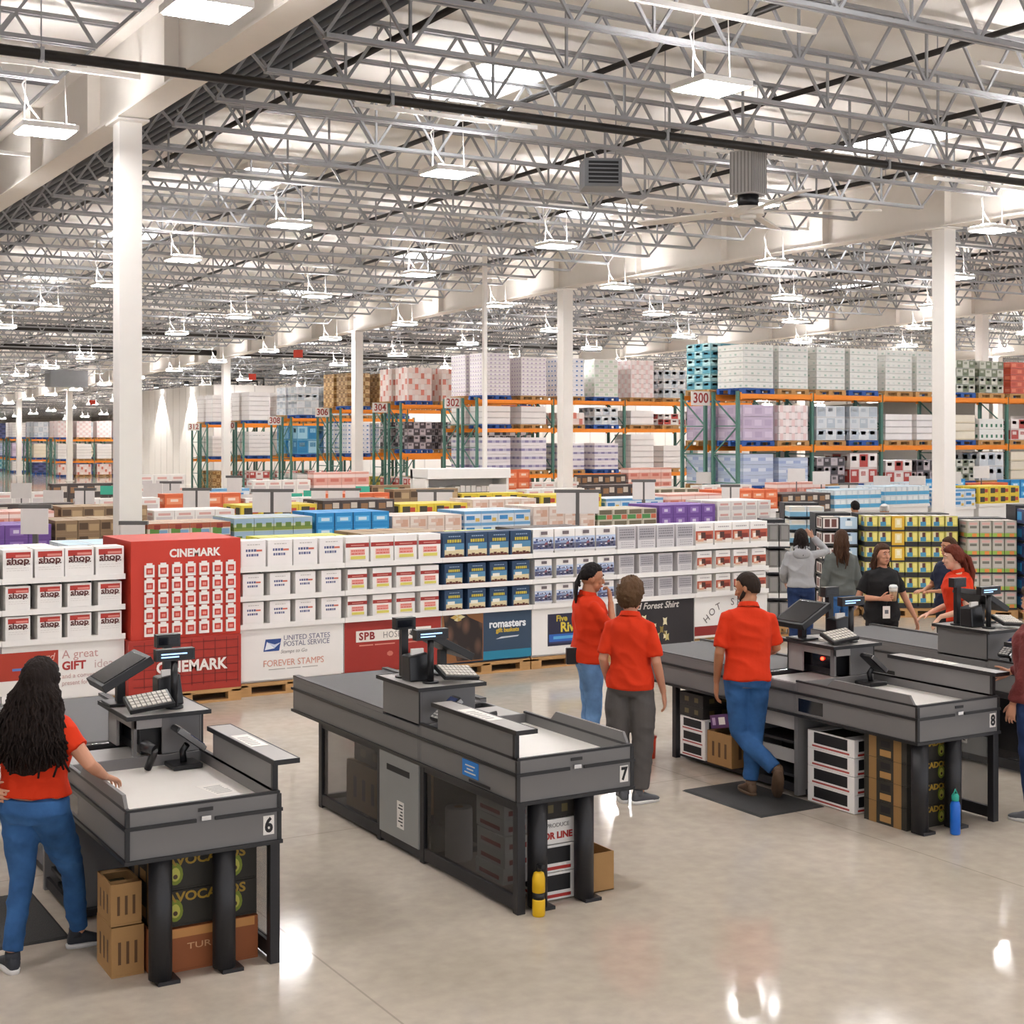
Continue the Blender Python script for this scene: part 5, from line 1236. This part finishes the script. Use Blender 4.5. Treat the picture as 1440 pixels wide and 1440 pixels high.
    for nm in 'rl':
        hp_, kn, an = S['hip'+nm], S['kn'+nm], S['an'+nm]
        b.tube([hp_ + V(0,0,.05), hp_ + V(0,0,-.03), lerp(hp_, kn, .45), kn, lerp(kn, an, .4), lerp(kn, an, .93)], [.09*bulk, .102*bulk, .088*bulk*wide, .068*wide, .064*wide, .056*wide], pm, 16)
        b.ball(hp_ + V(0, -.052, .0), .082*bulk, .075*bulk, .085*bulk, pm, 14, 9)
    solid('trousers', b, t, .010, 4, pm, (.010*k, 6, 11, loc[0]))
    # ---- top
    sm = outfit['top']; b = MB(); hem = outfit.get('hem', .93); fat = outfit.get('loose', .016)
    secs = [(U(0, -.008, hem), X, Y, (.182 if f else .178)*bulk + fat*.7, .128*bulk + fat*.7)] + [(U(0, oy, z), X, Y, (rx+fat)*bulk, (ry+fat)*bulk) for z, rx, ry, oy in torso if z > hem + .02 and z < 1.46] + [(U(0, -.012, 1.46), X, Y, .076, .069)]
    b.loft(secs, sm, 26, 2.3)
    sl = outfit.get('sleeve', .62)
    for nm in 'rl':
        sh, el, wr = S['sh'+nm], S['el'+nm], S['wr'+nm]
        inn = lerp(sh, U(0, -.012, 1.40), .3)
        if sl <= 1: b.tube([inn, sh, lerp(sh, el, sl*.5), lerp(sh, el, sl)], [.05*bulk, .056*bulk, .060*bulk, .062*bulk], sm, 16)
        else: b.tube([inn, sh, lerp(sh, el, .5), el, lerp(el, wr, .45), lerp(el, wr, .93)], [.05, .056, .058, .055, .051, .042], sm, 16)
    top = solid(outfit.get('topname', 'polo_shirt'), b, t, .010, 4, sm, (.018*k, 5.5, 9, loc[0]+2))
    if outfit.get('collar', True):
        b = MB()
        ring = []
        for j in range(15):
            a = rad(-150 + 300*j/14) - rad(90)
            ring.append(U(.074*math.cos(a), -.014 + .07*math.sin(a), 1.475 + .012*math.sin(-a)))
        for j in range(14):
            p, q = ring[j], ring[j+1]; o1, o2 = (p - U(0,-.014,1.47))*.22, (q - U(0,-.014,1.47))*.22
            b.face([p + Z*.016, q + Z*.016, q + o2 - Z*.022, p + o1 - Z*.022], sm, True); b.face([q - o2*.3 - Z*.02, p - o1*.3 - Z*.02, p + Z*.016, q + Z*.016], sm, True)
        b.build('collar', top)
    if outfit.get('hood'):
        b = MB(); b.ball(U(0, -.105, 1.41), .125, .05, .085, sm, 16, 9, Rm); b.tube([U(-.1,-.04,1.47), U(-.06,-.095,1.50), U(.06,-.095,1.50), U(.1,-.04,1.47)], .026, sm, 10); solid('hood', b, top, .01, 3, sm)
    # ---- shoes
    for nm, s in (('r', 1), ('l', -1)):
        an = S['an'+nm]; yw, pt = [rad(a) for a in P.get('ft'+nm, (-8*s, 0))]
        F = Matrix.Translation(an) @ Matrix.Rotation(yw, 4, 'Z') @ Matrix.Rotation(pt, 4, 'X')
        ax, ay, az = F.to_3x3() @ V(1,0,0), F.to_3x3() @ V(0,1,0), F.to_3x3() @ V(0,0,1)
        b = MB(); q = lambda x, y, z: F @ V(x, y, z)
        b.loft([(q(0,-.062,-.045), ax, az, .022, .018), (q(0,-.05,-.028), ax, az, .034, .042), (q(0,-.01,-.02), ax, az, .038, .052), (q(0,.05,-.036), ax, az, .042, .034), (q(.004*s,.11,-.05), ax, az, .046, .024), (q(.004*s,.155,-.056), ax, az, .038, .018), (q(.003*s,.178,-.06), ax, az, .02, .01)], outfit['shoe'], 14, 2.4)
        b.tube([q(0,-.012,-.02), q(0,-.014,.03)], [.044, .041], outfit['shoe'], 12)
        sh_ = b.build('shoe', t)
        b = MB(); b.loft([(q(0,.06 + .125*math.cos(0),-.0) , ax, ay, .001, .001)] if False else [(q(.002*s,.055,-.085), ax, ay, .044, .128), (q(.002*s,.055,-.066), ax, ay, .047, .131), (q(.002*s,.055,-.06), ax, ay, .044, .126)], outfit['sole'], 20, 2.6)
        b.build('sole', sh_)
    # ---- hair
    hm = hair['mat']; h_o = hair_cap(t, Mh, hair, hm)
    if hair.get('rough', 0) > .006 or hair.get('curly'):
        pass
    ns = hair.get('strands', 0)
    if ns:
        rr = random.Random(hair.get('seed', 3)); b = MB(); L = hair['len']; wdt = hair.get('spread', .12); wav = hair.get('wave', .006); thick = hair.get('thick', .011)
        for i in range(ns):
            a = rad(rr.uniform(*hair.get('arc', (150, 390)))); u = rr.uniform(.1, 1)
            st = V(math.cos(a)*.075*u, math.sin(a)*.09*u - .006, .03 + .09*math.sqrt(max(0, 1-u*u)))
            hx = math.cos(a); by = math.sin(a)
            ph = rr.uniform(0, 6.28); le = L*rr.uniform(.72, 1.0); pts = []; rs = []
            for q in range(9):
                tt = q/8; dn = tt*le
                x = st.x*(1 - tt*.2) + hx*(.016 + wdt*tt**.8*rr.uniform(.85, 1))*min(1, tt*3)
                y = st.y + min(0, by)*.02*min(1, tt*4) - .045*tt**.7 - hair.get('back', .03)*tt
                if by > -.1: y -= .03*tt
                pts.append(Mh @ V(x + wav*math.sin(ph + tt*hair.get('freq', 14)), y + wav*math.cos(ph + tt*hair.get('freq', 14)), st.z + .012 - dn))
                rs.append(thick*(1 - .55*tt)*(.6 if q == 0 else 1))
            b.tube(pts, rs, hm, 6)
        b.build('hair_lengths', h_o)
    if hair.get('mass'):
        b = MB(); ax, ay = Mh.to_3x3() @ V(1,0,0), Mh.to_3x3() @ V(0,1,0)
        b.loft([(Mh @ V(0, y_, z_), ax, ay, rx_, ry_) for z_, y_, rx_, ry_ in hair['mass']], hm, 28, 2.2)
        o_ = solid('hair_mass', b, h_o, .009, 3, hm, (.02, 14, 11, 3))
    if hair.get('tail'):
        b = MB()
        for br in hair['tail']: b.tube([Mh @ V(*p) for p in br[0]], br[1], hm, 8)
        b.build('ponytail' if hair.get('tailname') is None else hair['tailname'], h_o)
    if hair.get('beard'):
        b = MB(); bm_ = hair.get('bmat', hm)
        b.ball(Mh @ V(0, .042, -.08), .05, .042, .036, bm_, 14, 8, Mh.to_3x3())
        for s in (-1, 1): b.tube([Mh @ V(s*.07, .0, -.012), Mh @ V(s*.06, .028, -.055), Mh @ V(s*.035, .055, -.08)], [.012, .02, .024], bm_, 10)
        b.tube([Mh @ V(-.025, .082, -.05), Mh @ V(0, .092, -.045), Mh @ V(.025, .082, -.05)], .007, bm_, 8)
        solid('beard', b, h_o, .007, 2, bm_)
    t.scale = (k, k, k)
    return t, U, Mh, S
SK1, SK2, SK3, SK4 = skinmat('light', '#c58d70'), skinmat('tan', '#b27a58'), skinmat('olive', '#a8714f'), skinmat('fair', '#d7a88e')
hairm = lambda n, h: mat('hair_' + n, h, .62, var=.35, scale=18, bump=.6, bscale=60, stretch=(1, 1, .25), spec=.18)
HB, HBR, HCUR, HRED, HBLK = hairm('black_brown', '#1d130f'), hairm('brown', '#412a1b'), hairm('curly_brown', '#5c432d'), hairm('auburn', '#61291a'), hairm('black', '#150f0d')
SHW, SHD, SHG, BOOT = mat('sneaker_white', '#d9d6d2', .6), mat('sneaker_dark', '#2b2d33', .7), mat('sneaker_grey', '#55565a', .7), mat('boot_brown', '#5a4330', .7)
J1, J2, J3 = jeans('blue', '#345b8b'), jeans('light', '#6488b3'), jeans('navy', '#26365a')
GREYP = cloth('grey_trousers', '#565250', .08, 8, .4, 8); DARKP = cloth('black_trousers', '#232224', .1, 8, .4, 8)
def mrot(turn): return rad(-YAW + turn)
# woman with long curly hair at counter 6
person('person in red polo and blue jeans with long curly dark hair', (1.755, 7.84, 0), mrot(-14), 1.63,
  dict(lean=(2, 1, 0), elr=(.35, .0, 1.17), wrr=(.325, .20, 1.062), hdr=(.05, .85, -.36), pnr=(0, -.3, -1), thr=(-1, .1, 0), curlr=.5, ell=(-.40, -.10, 1.17), wrl=(-.215, -.16, 1.045), hdl=(.95, .0, -.3), pnl=(0, 1, 0), thl=(0, 0, 1),
       knr=(.075, .27, .49), anr=(.04, .40, .085), ftr=(-45, 0), knl=(-.10, .03, .50), anl=(-.11, -.05, .085), ftl=(48, 0), head=(8, -2, 0), bulk=1.14),
  dict(skin=SK1, top=POLO, pants=J1, shoe=SHD, sole=SHW, hem=.99, sleeve=.6), dict(mat=HB, vol=.034, rough=.006, line=.45, nape=-.7, strands=380, len=.54, spread=.165, wave=.013, freq=30, thick=.0135, arc=(165, 375), back=.085, seed=5, mass=[(.06, -.03, .07, .08), (0, -.04, .115, .1), (-.1, -.06, .15, .085), (-.22, -.125, .17, .078), (-.34, -.14, .165, .07), (-.42, -.14, .14, .06), (-.48, -.135, .09, .04)]))
# man with braids, hand on chin, facing right
person('person in red polo with dark braids holding a hand to the chin', (6.87, 10.26, 0), mrot(-82), 1.74,
  dict(elr=(.20, .16, 1.15), wrr=(.085, .165, 1.405), hdr=(-.45, .0, .8), pnr=(-.4, -1, -.2), thr=(-.8, .0, -.3), curlr=1.15, ell=(-.2, .14, 1.14), wrl=(.06, .22, 1.16), hdl=(1, .1, .1), pnl=(0, -1, 0), thl=(0, 0, 1), head=(-6, 6, 0)),
  dict(skin=SK2, top=POLO, pants=J2, shoe=SHD, sole=SHW, hem=.90, sleeve=.72, loose=.03), dict(mat=HBLK, vol=.010, rough=.004, line=.5, nape=-.5, tailname='braids', seed=8, tail=[([(x_, -.1, .03 - .02*i_), (x_*1.2, -.125, -.05), (x_*1.15, -.125, -.14), (x_, -.12, -.2 - .02*(i_ % 2))], [.012, .013, .012, .006]) for i_, x_ in enumerate((-.05, -.03, -.01, .012, .032, .052))]), sex='m')
simple('belt_pouch', MB().box(-.03, -.05, 0, .03, .05, .14, M_BLACKP), 'black phone pouch on the belt of the person with braids', 'pouch', (6.685, 10.25, .88), mrot(-82), bevel=.01)
# short haired woman in grey trousers
person('person in red polo shirt and grey trousers with short curly hair, seen from behind', (6.455, 9.085, 0), mrot(-16), 1.71,
  dict(lean=(2, 0, 0), elr=(.215, -.04, 1.11), wrr=(.25, .07, .86), hdr=(.08, .25, -1), pnr=(-1, 0, 0), thr=(0, 1, .2), ell=(-.205, -.05, 1.12), wrl=(-.19, .10, .90), anr=(.075, .0, .085), anl=(-.055, .02, .085), ftr=(-42, 0), ftl=(20, 0), head=(-24, 3, 0), bulk=.96),
  dict(skin=SK1, top=POLO, pants=GREYP, shoe=SHG, sole=SHW, hem=.895, sleeve=.85, loose=.022, wide=1.28), dict(mat=HCUR, vol=.027, rough=.012, line=.5, nape=-.95, ear=False, seed=12, top=.014))
# bearded man leaning on counter 8, left leg crossed behind
person('person in red polo and jeans with dark beard, legs crossed, leaning on a counter', (7.345, 8.775, 0), mrot(6), 1.76,
  dict(lean=(7, 2, -4), elr=(.245, .06, 1.13), wrr=(.235, .27, 1.06), hdr=(.0, 1, -.1), pnr=(0, -.2, -1), thr=(-1, 0, 0), ell=(-.225, -.02, 1.11), wrl=(-.215, .11, .87), hdl=(.02, .2, -1), pnl=(1, 0, 0), thl=(0, 1, 0),
       knr=(.07, .05, .50), anr=(.03, .03, .092), ftr=(10, 0), knl=(-.05, .06, .48), anl=(.19, -.17, .225), ftl=(-12, -62), head=(58, 12, 0), bulk=.93),
  dict(skin=SK3, top=POLO, pants=J1, shoe=BOOT, sole=BOOT, hem=.895, sleeve=.85, loose=.027, wide=1.08), dict(mat=hairm('dark_brown', '#2b1f17'), vol=.006, rough=.002, line=.5, nape=-.8, beard=True, seed=4), sex='m')
GH = cloth('grey_hoodie', '#a3a3a4', .08, 8, .5, 8); SW = cloth('charcoal_sweater', '#5d605d', .08, 9, .4, 9); BT = cloth('black_tee', '#1f1e1f', .1, 8, .5, 8); NV = cloth('navy_tee', '#1f2438', .1, 8, .4, 8); MR = cloth('maroon_knit', '#6e3230', .1, 14, .5, 30); TEAL = cloth('teal_tee', '#3c6a72'); WT = cloth('white_tee', '#d6d2cd')
person('person in light grey hoodie and navy jeans raising one hand to the head', (12.55, 13.95, 0), mrot(-6), 1.63,
  dict(elr=(.36, .12, 1.42), wrr=(.17, .17, 1.62), hdr=(-.6, -.1, .6), pnr=(-.3, -1, -.3), thr=(0, -.2, 1), curlr=.6, ell=(-.24, .02, 1.13), wrl=(-.2, .18, 1.0), head=(0, 0, 0)),
  dict(skin=SK4, top=GH, topname='hoodie', pants=J3, shoe=SHD, sole=SHW, hem=.95, sleeve=1.5, collar=False, hood=True, loose=.024), dict(mat=HB, vol=.016, rough=.003, strands=90, len=.30, spread=.03, wave=.003, thick=.013, arc=(165, 375), back=.02, seed=6), vox=.008)
person('person in charcoal sweater and blue jeans with long brown hair down the back', (12.36, 13.05, 0), mrot(8), 1.68,
  dict(lean=(0, 2, 0), head=(-18, 0, 0), anr=(.14, .02, .085), anl=(-.10, -.08, .085)),
  dict(skin=SK4, top=SW, topname='sweater', pants=J1, shoe=SHD, sole=SHW, hem=.92, sleeve=1.5, collar=False, loose=.022), dict(mat=HBR, vol=.016, rough=.003, strands=90, len=.42, spread=.02, wave=.006, thick=.013, arc=(170, 370), back=.05, seed=7), vox=.008)
person('person in black T-shirt with long brown hair holding an iced coffee cup', (11.40, 11.40, 0), mrot(180 + 6), 1.66,
  dict(elr=(.27, -.03, 1.12), wrr=(.09, .19, 1.125), hdr=(-1, .35, .15), pnr=(.2, 1, 0), thr=(0, .1, 1), curlr=.85, ell=(-.27, -.02, 1.12), wrl=(-.36, .07, .90), hdl=(-.2, .3, -1), head=(16, -4, 0), bulk=1.02),
  dict(skin=SK1, top=BT, topname='tee_shirt', pants=DARKP, shoe=SHD, sole=SHD, hem=.86, sleeve=.75, collar=False, loose=.024), dict(mat=HBR, vol=.016, rough=.003, line=.42, strands=110, len=.36, spread=.05, wave=.008, thick=.012, arc=(150, 390), back=.0, seed=9), vox=.006)
def at_person(px, d, z): x, y, _ = at(px, d); return (x, y, z)
t = thing('iced_coffee_cup', 'clear cup of pale iced coffee held by the person in the black T-shirt', 'cup', (11.365, 11.20, 1.045)); 
b = MB(); b.lathe([(.03, 0), (.042, .10)], 0, 0, mat('iced_coffee', '#a98662', .3), 16); b.build('coffee', t); b = MB(); b.lathe([(.0425, .10), (.046, .14)], 0, 0, mat('cup_foam', '#e6dfd6', .3), 16); b.build('cup_top', t); b = MB(); b.lathe([(.048, .14), (.048, .15), (.036, .17), (.012, .175)], 0, 0, col('#e4e4e4', .2), 16); b.build('lid', t)
t = thing('name_badge', 'white name badge hanging at the waist of the person in the black T-shirt', 'badge', (11.30, 11.235, .86), mrot(6)); MB().box(-.04, -.004, 0, .04, .004, .13, M_PAPER).build('card', t, bevel=.003); MB().box(-.02, -.006, .05, .02, -.004, .09, col('#6a6a70')).build('photo', t); MB().bar((0, 0, .13), (.02, .0, .22), .008, .004, M_INK).build('strap', t)
person('person in red T-shirt with long auburn ponytail leaning over the rear counter', (11.56, 10.45, 0), mrot(84), 1.69,
  dict(lean=(6, 0, 0), ell=(-.25, -.02, 1.08), wrl=(-.20, .25, 1.0), hdl=(.1, .6, -.75), pnl=(.2, -.6, -.6), thl=(1, .1, 0), elr=(.24, .06, 1.09), wrr=(.14, .30, 1.0), hdr=(-.1, .9, -.4), pnr=(0, -.3, -1), thr=(-1, 0, 0), head=(4, -4, 0), bulk=1.14),
  dict(skin=SK4, top=POLO, pants=GREYP, shoe=SHD, sole=SHW, hem=.9, sleeve=.7, loose=.02), dict(mat=HRED, vol=.026, rough=.006, line=.45, seed=10, strands=70, len=.52, spread=.015, wave=.010, freq=18, thick=.013, arc=(215, 325), back=.07, tail=[([(dx, -.09, .06), (dx*1.4, -.16, .0), (dx*2, -.19, -.14), (dx*2.4, -.17, -.3), (dx*2, -.15, -.46)], [.022, .03, .032, .026, .01]) for dx in (-.022, 0, .022)]), vox=.0065)
person('person in navy T-shirt standing behind the red-haired person', (12.60, 11.55, 0), mrot(112), 1.68,
  dict(elr=(.26, .06, 1.13), wrr=(.12, .28, 1.10), ell=(-.26, .05, 1.13), wrl=(-.16, .30, 1.12), hdl=(.3, 1, 0), pnl=(0, 0, -1), thl=(1, 0, 0), hdr=(-.3, 1, 0), pnr=(0, 0, -1), thr=(-1, 0, 0), bulk=1.08),
  dict(skin=SK2, top=NV, topname='tee_shirt', pants=DARKP, shoe=SHD, sole=SHW, hem=.92, sleeve=.75, collar=False, loose=.026), dict(mat=HBR, vol=.008, rough=.003, line=.5, nape=-.4, seed=2), sex='m', vox=.008)
person('person in maroon sweater with short brown hair cut by the right edge', (8.72, 7.17, 0), mrot(42), 1.72,
  dict(ell=(-.20, -.02, 1.11), wrl=(-.17, .10, .87), hdl=(.0, .2, -1), pnl=(1, 0, 0), thl=(0, 1, 0), elr=(.25, .10, 1.12), wrr=(.22, .34, 1.03), head=(-8, 2, 0), bulk=1.05),
  dict(skin=SK1, top=MR, topname='sweater', pants=J3, shoe=SHG, sole=SHW, hem=.88, sleeve=1.5, collar=False, loose=.028), dict(mat=HBR, vol=.026, rough=.009, line=.45, nape=-.6, seed=14))
person('person with dark hair half hidden behind the stand of picture packs', (*at(1203, 26.6)[:2], 0), mrot(20), 1.62, dict(), dict(skin=SK2, top=TEAL, topname='tee_shirt', pants=J3, shoe=SHD, sole=SHW, collar=False), dict(mat=HBLK, vol=.012, line=.4, seed=3), vox=.01, sex='m')
tp = person('person in white cap half hidden behind the yellow stand', (*at(1244, 25.4)[:2], 0), mrot(160), 1.62, dict(), dict(skin=SK2, top=WT, topname='tee_shirt', pants=J3, shoe=SHD, sole=SHW, collar=False), dict(mat=HBR, vol=.006, line=.4, seed=3), vox=.01, sex='m')
b = MB(); Mh = tp[2]; b.ball(Mh @ V(0, -.005, .05), .094, .112, .09, WT, 18, 9, Mh.to_3x3()); b.box(-.07, .06, 1.69, .07, .2, 1.70, WT); b.build('cap', tp[0])
# ================================================================ things hanging from the roof
# big ceiling fan
t = thing('ceiling_fan', 'large white ceiling fan with a caged motor hanging right of centre', 'ceiling fan', (14.16, 16.9, 6.08), rad(20))
b = MB(); b.box(-.07, -.07, .95, .07, .07, 1.45, M_GIRD); b.build('mount', t)
M_CAGE = mat('fan_cage', '#b9b6b3', .5)
b = MB(); b.box(-.2, -.2, .3, .2, .2, .95, M_CAGE)
for k in range(7): b.box(-.21, -.19+.06*k, .32, -.2, -.17+.06*k, .93, mat('cage_slot', '#8d8a88', .6)); b.box(-.19+.06*k, -.21, .32, -.17+.06*k, -.2, .93, MATS['cage_slot'])
b.build('motor_cage', t, bevel=.01)
b = MB(); b.cyl(0, 0, .12, .3, .16, M_BLACKP, 20); b.cyl(0, 0, .0, .12, .24, M_GIRD, 20); b.cyl(0, 0, -.05, 0, .12, M_WHITE, 16); b.build('hub', t)
for k in range(5):
    a = 2*math.pi*k/5 + .3; ca, sa = math.cos(a), math.sin(a)
    b = MB(); M = Matrix.Rotation(a, 4, 'Z') @ Matrix.Translation((1.05, 0, .06)) @ Matrix.Rotation(rad(12), 4, 'X')
    b.obox(M, 1.8, .2, .025, M_GIRD); b.build('blade', t, bevel=.005)
# unit heater
t = thing('unit_heater', 'grey box heater hung under the joists beside the centre', 'heater', (13.2, 19.4, 6.75), rad(-25))
b = MB(); b.box(-.3, -.3, 0, .3, .3, .45, mat('heater_grey', '#7c7d80', .5)); b.build('housing', t, bevel=.01)
b = MB(); b.box(-.24, -.31, .05, .24, -.3, .4, M_BLACKP); b.build('outlet', t)
b = MB()
for k in range(5): b.box(-.24, -.318, .08+.065*k, .24, -.31, .1+.065*k, MATS['heater_grey'])
b.build('louvre', t)
b = MB()
for a in (-.25, .25): b.tube([(a, 0, .45), (a, 0, 1.35)], .01, M_JOIST, 6)
b.build('hanger_rod', t)
for i, (x, y, z, lb) in enumerate(((22.4, 54.3, 5.9, 'red exit sign box hung in the middle of the far ceiling'), (26.4, 70, 5.6, 'red sign box hung above the white cooler wall'), (25.2, 96, 4.8, 'small red sign box far away at the left'))):
    t = thing('hanging_sign', lb, 'sign', (x, y, z), ry)
    MB().box(-.18, -.06, 0, .18, .06, .3, col('#d2402c')).build('box', t); MB().tube([(0, 0, .3), (0, 0, ceil_z(y)-z)], .01, M_JOIST, 6).build('hanger_rod', t)
t = thing('unit_heater', 'grey box heater far back at the left under the roof', 'heater', (19.6, 80, 5.4), 0); MB().box(-1.0, -.6, 0, 1.0, .6, .9, MATS['heater_grey']).build('housing', t); MB().tube([(0, 0, .9), (0, 0, ceil_z(80)-5.4)], .02, M_JOIST, 6).build('hanger_rod', t)
# thin white drop pole in front of the middle rack
x, y, _ = at(661, 40); t = thing('drop_pole', 'thin white power pole from the ceiling to the open cooler', 'pole', (x, y, 1.93)); MB().box(-.05, -.05, 0, .05, .05, ceil_z(y)-1.93, M_WPAINT).build('pole', t)
t.location = (19.5, 34.2, 1.922)
# black refrigeration piping above the cooler wall
for k, (y, z, h) in enumerate(((76.5, 5.55, .45), (80.6, 5.55, .45))):
    b = MB(); b.tube([(28, y, 5.505), (28, y, 5.5+h), (29.5 + 1.2*k, y, 5.5+h), (29.5 + 1.2*k, y, 5.505)], .07, M_PIPE, 8)
    simple('cooler_pipe', b, ('front' if k == 0 else 'rear') + ' black pipe loop on top of the white cooler block', 'pipe')
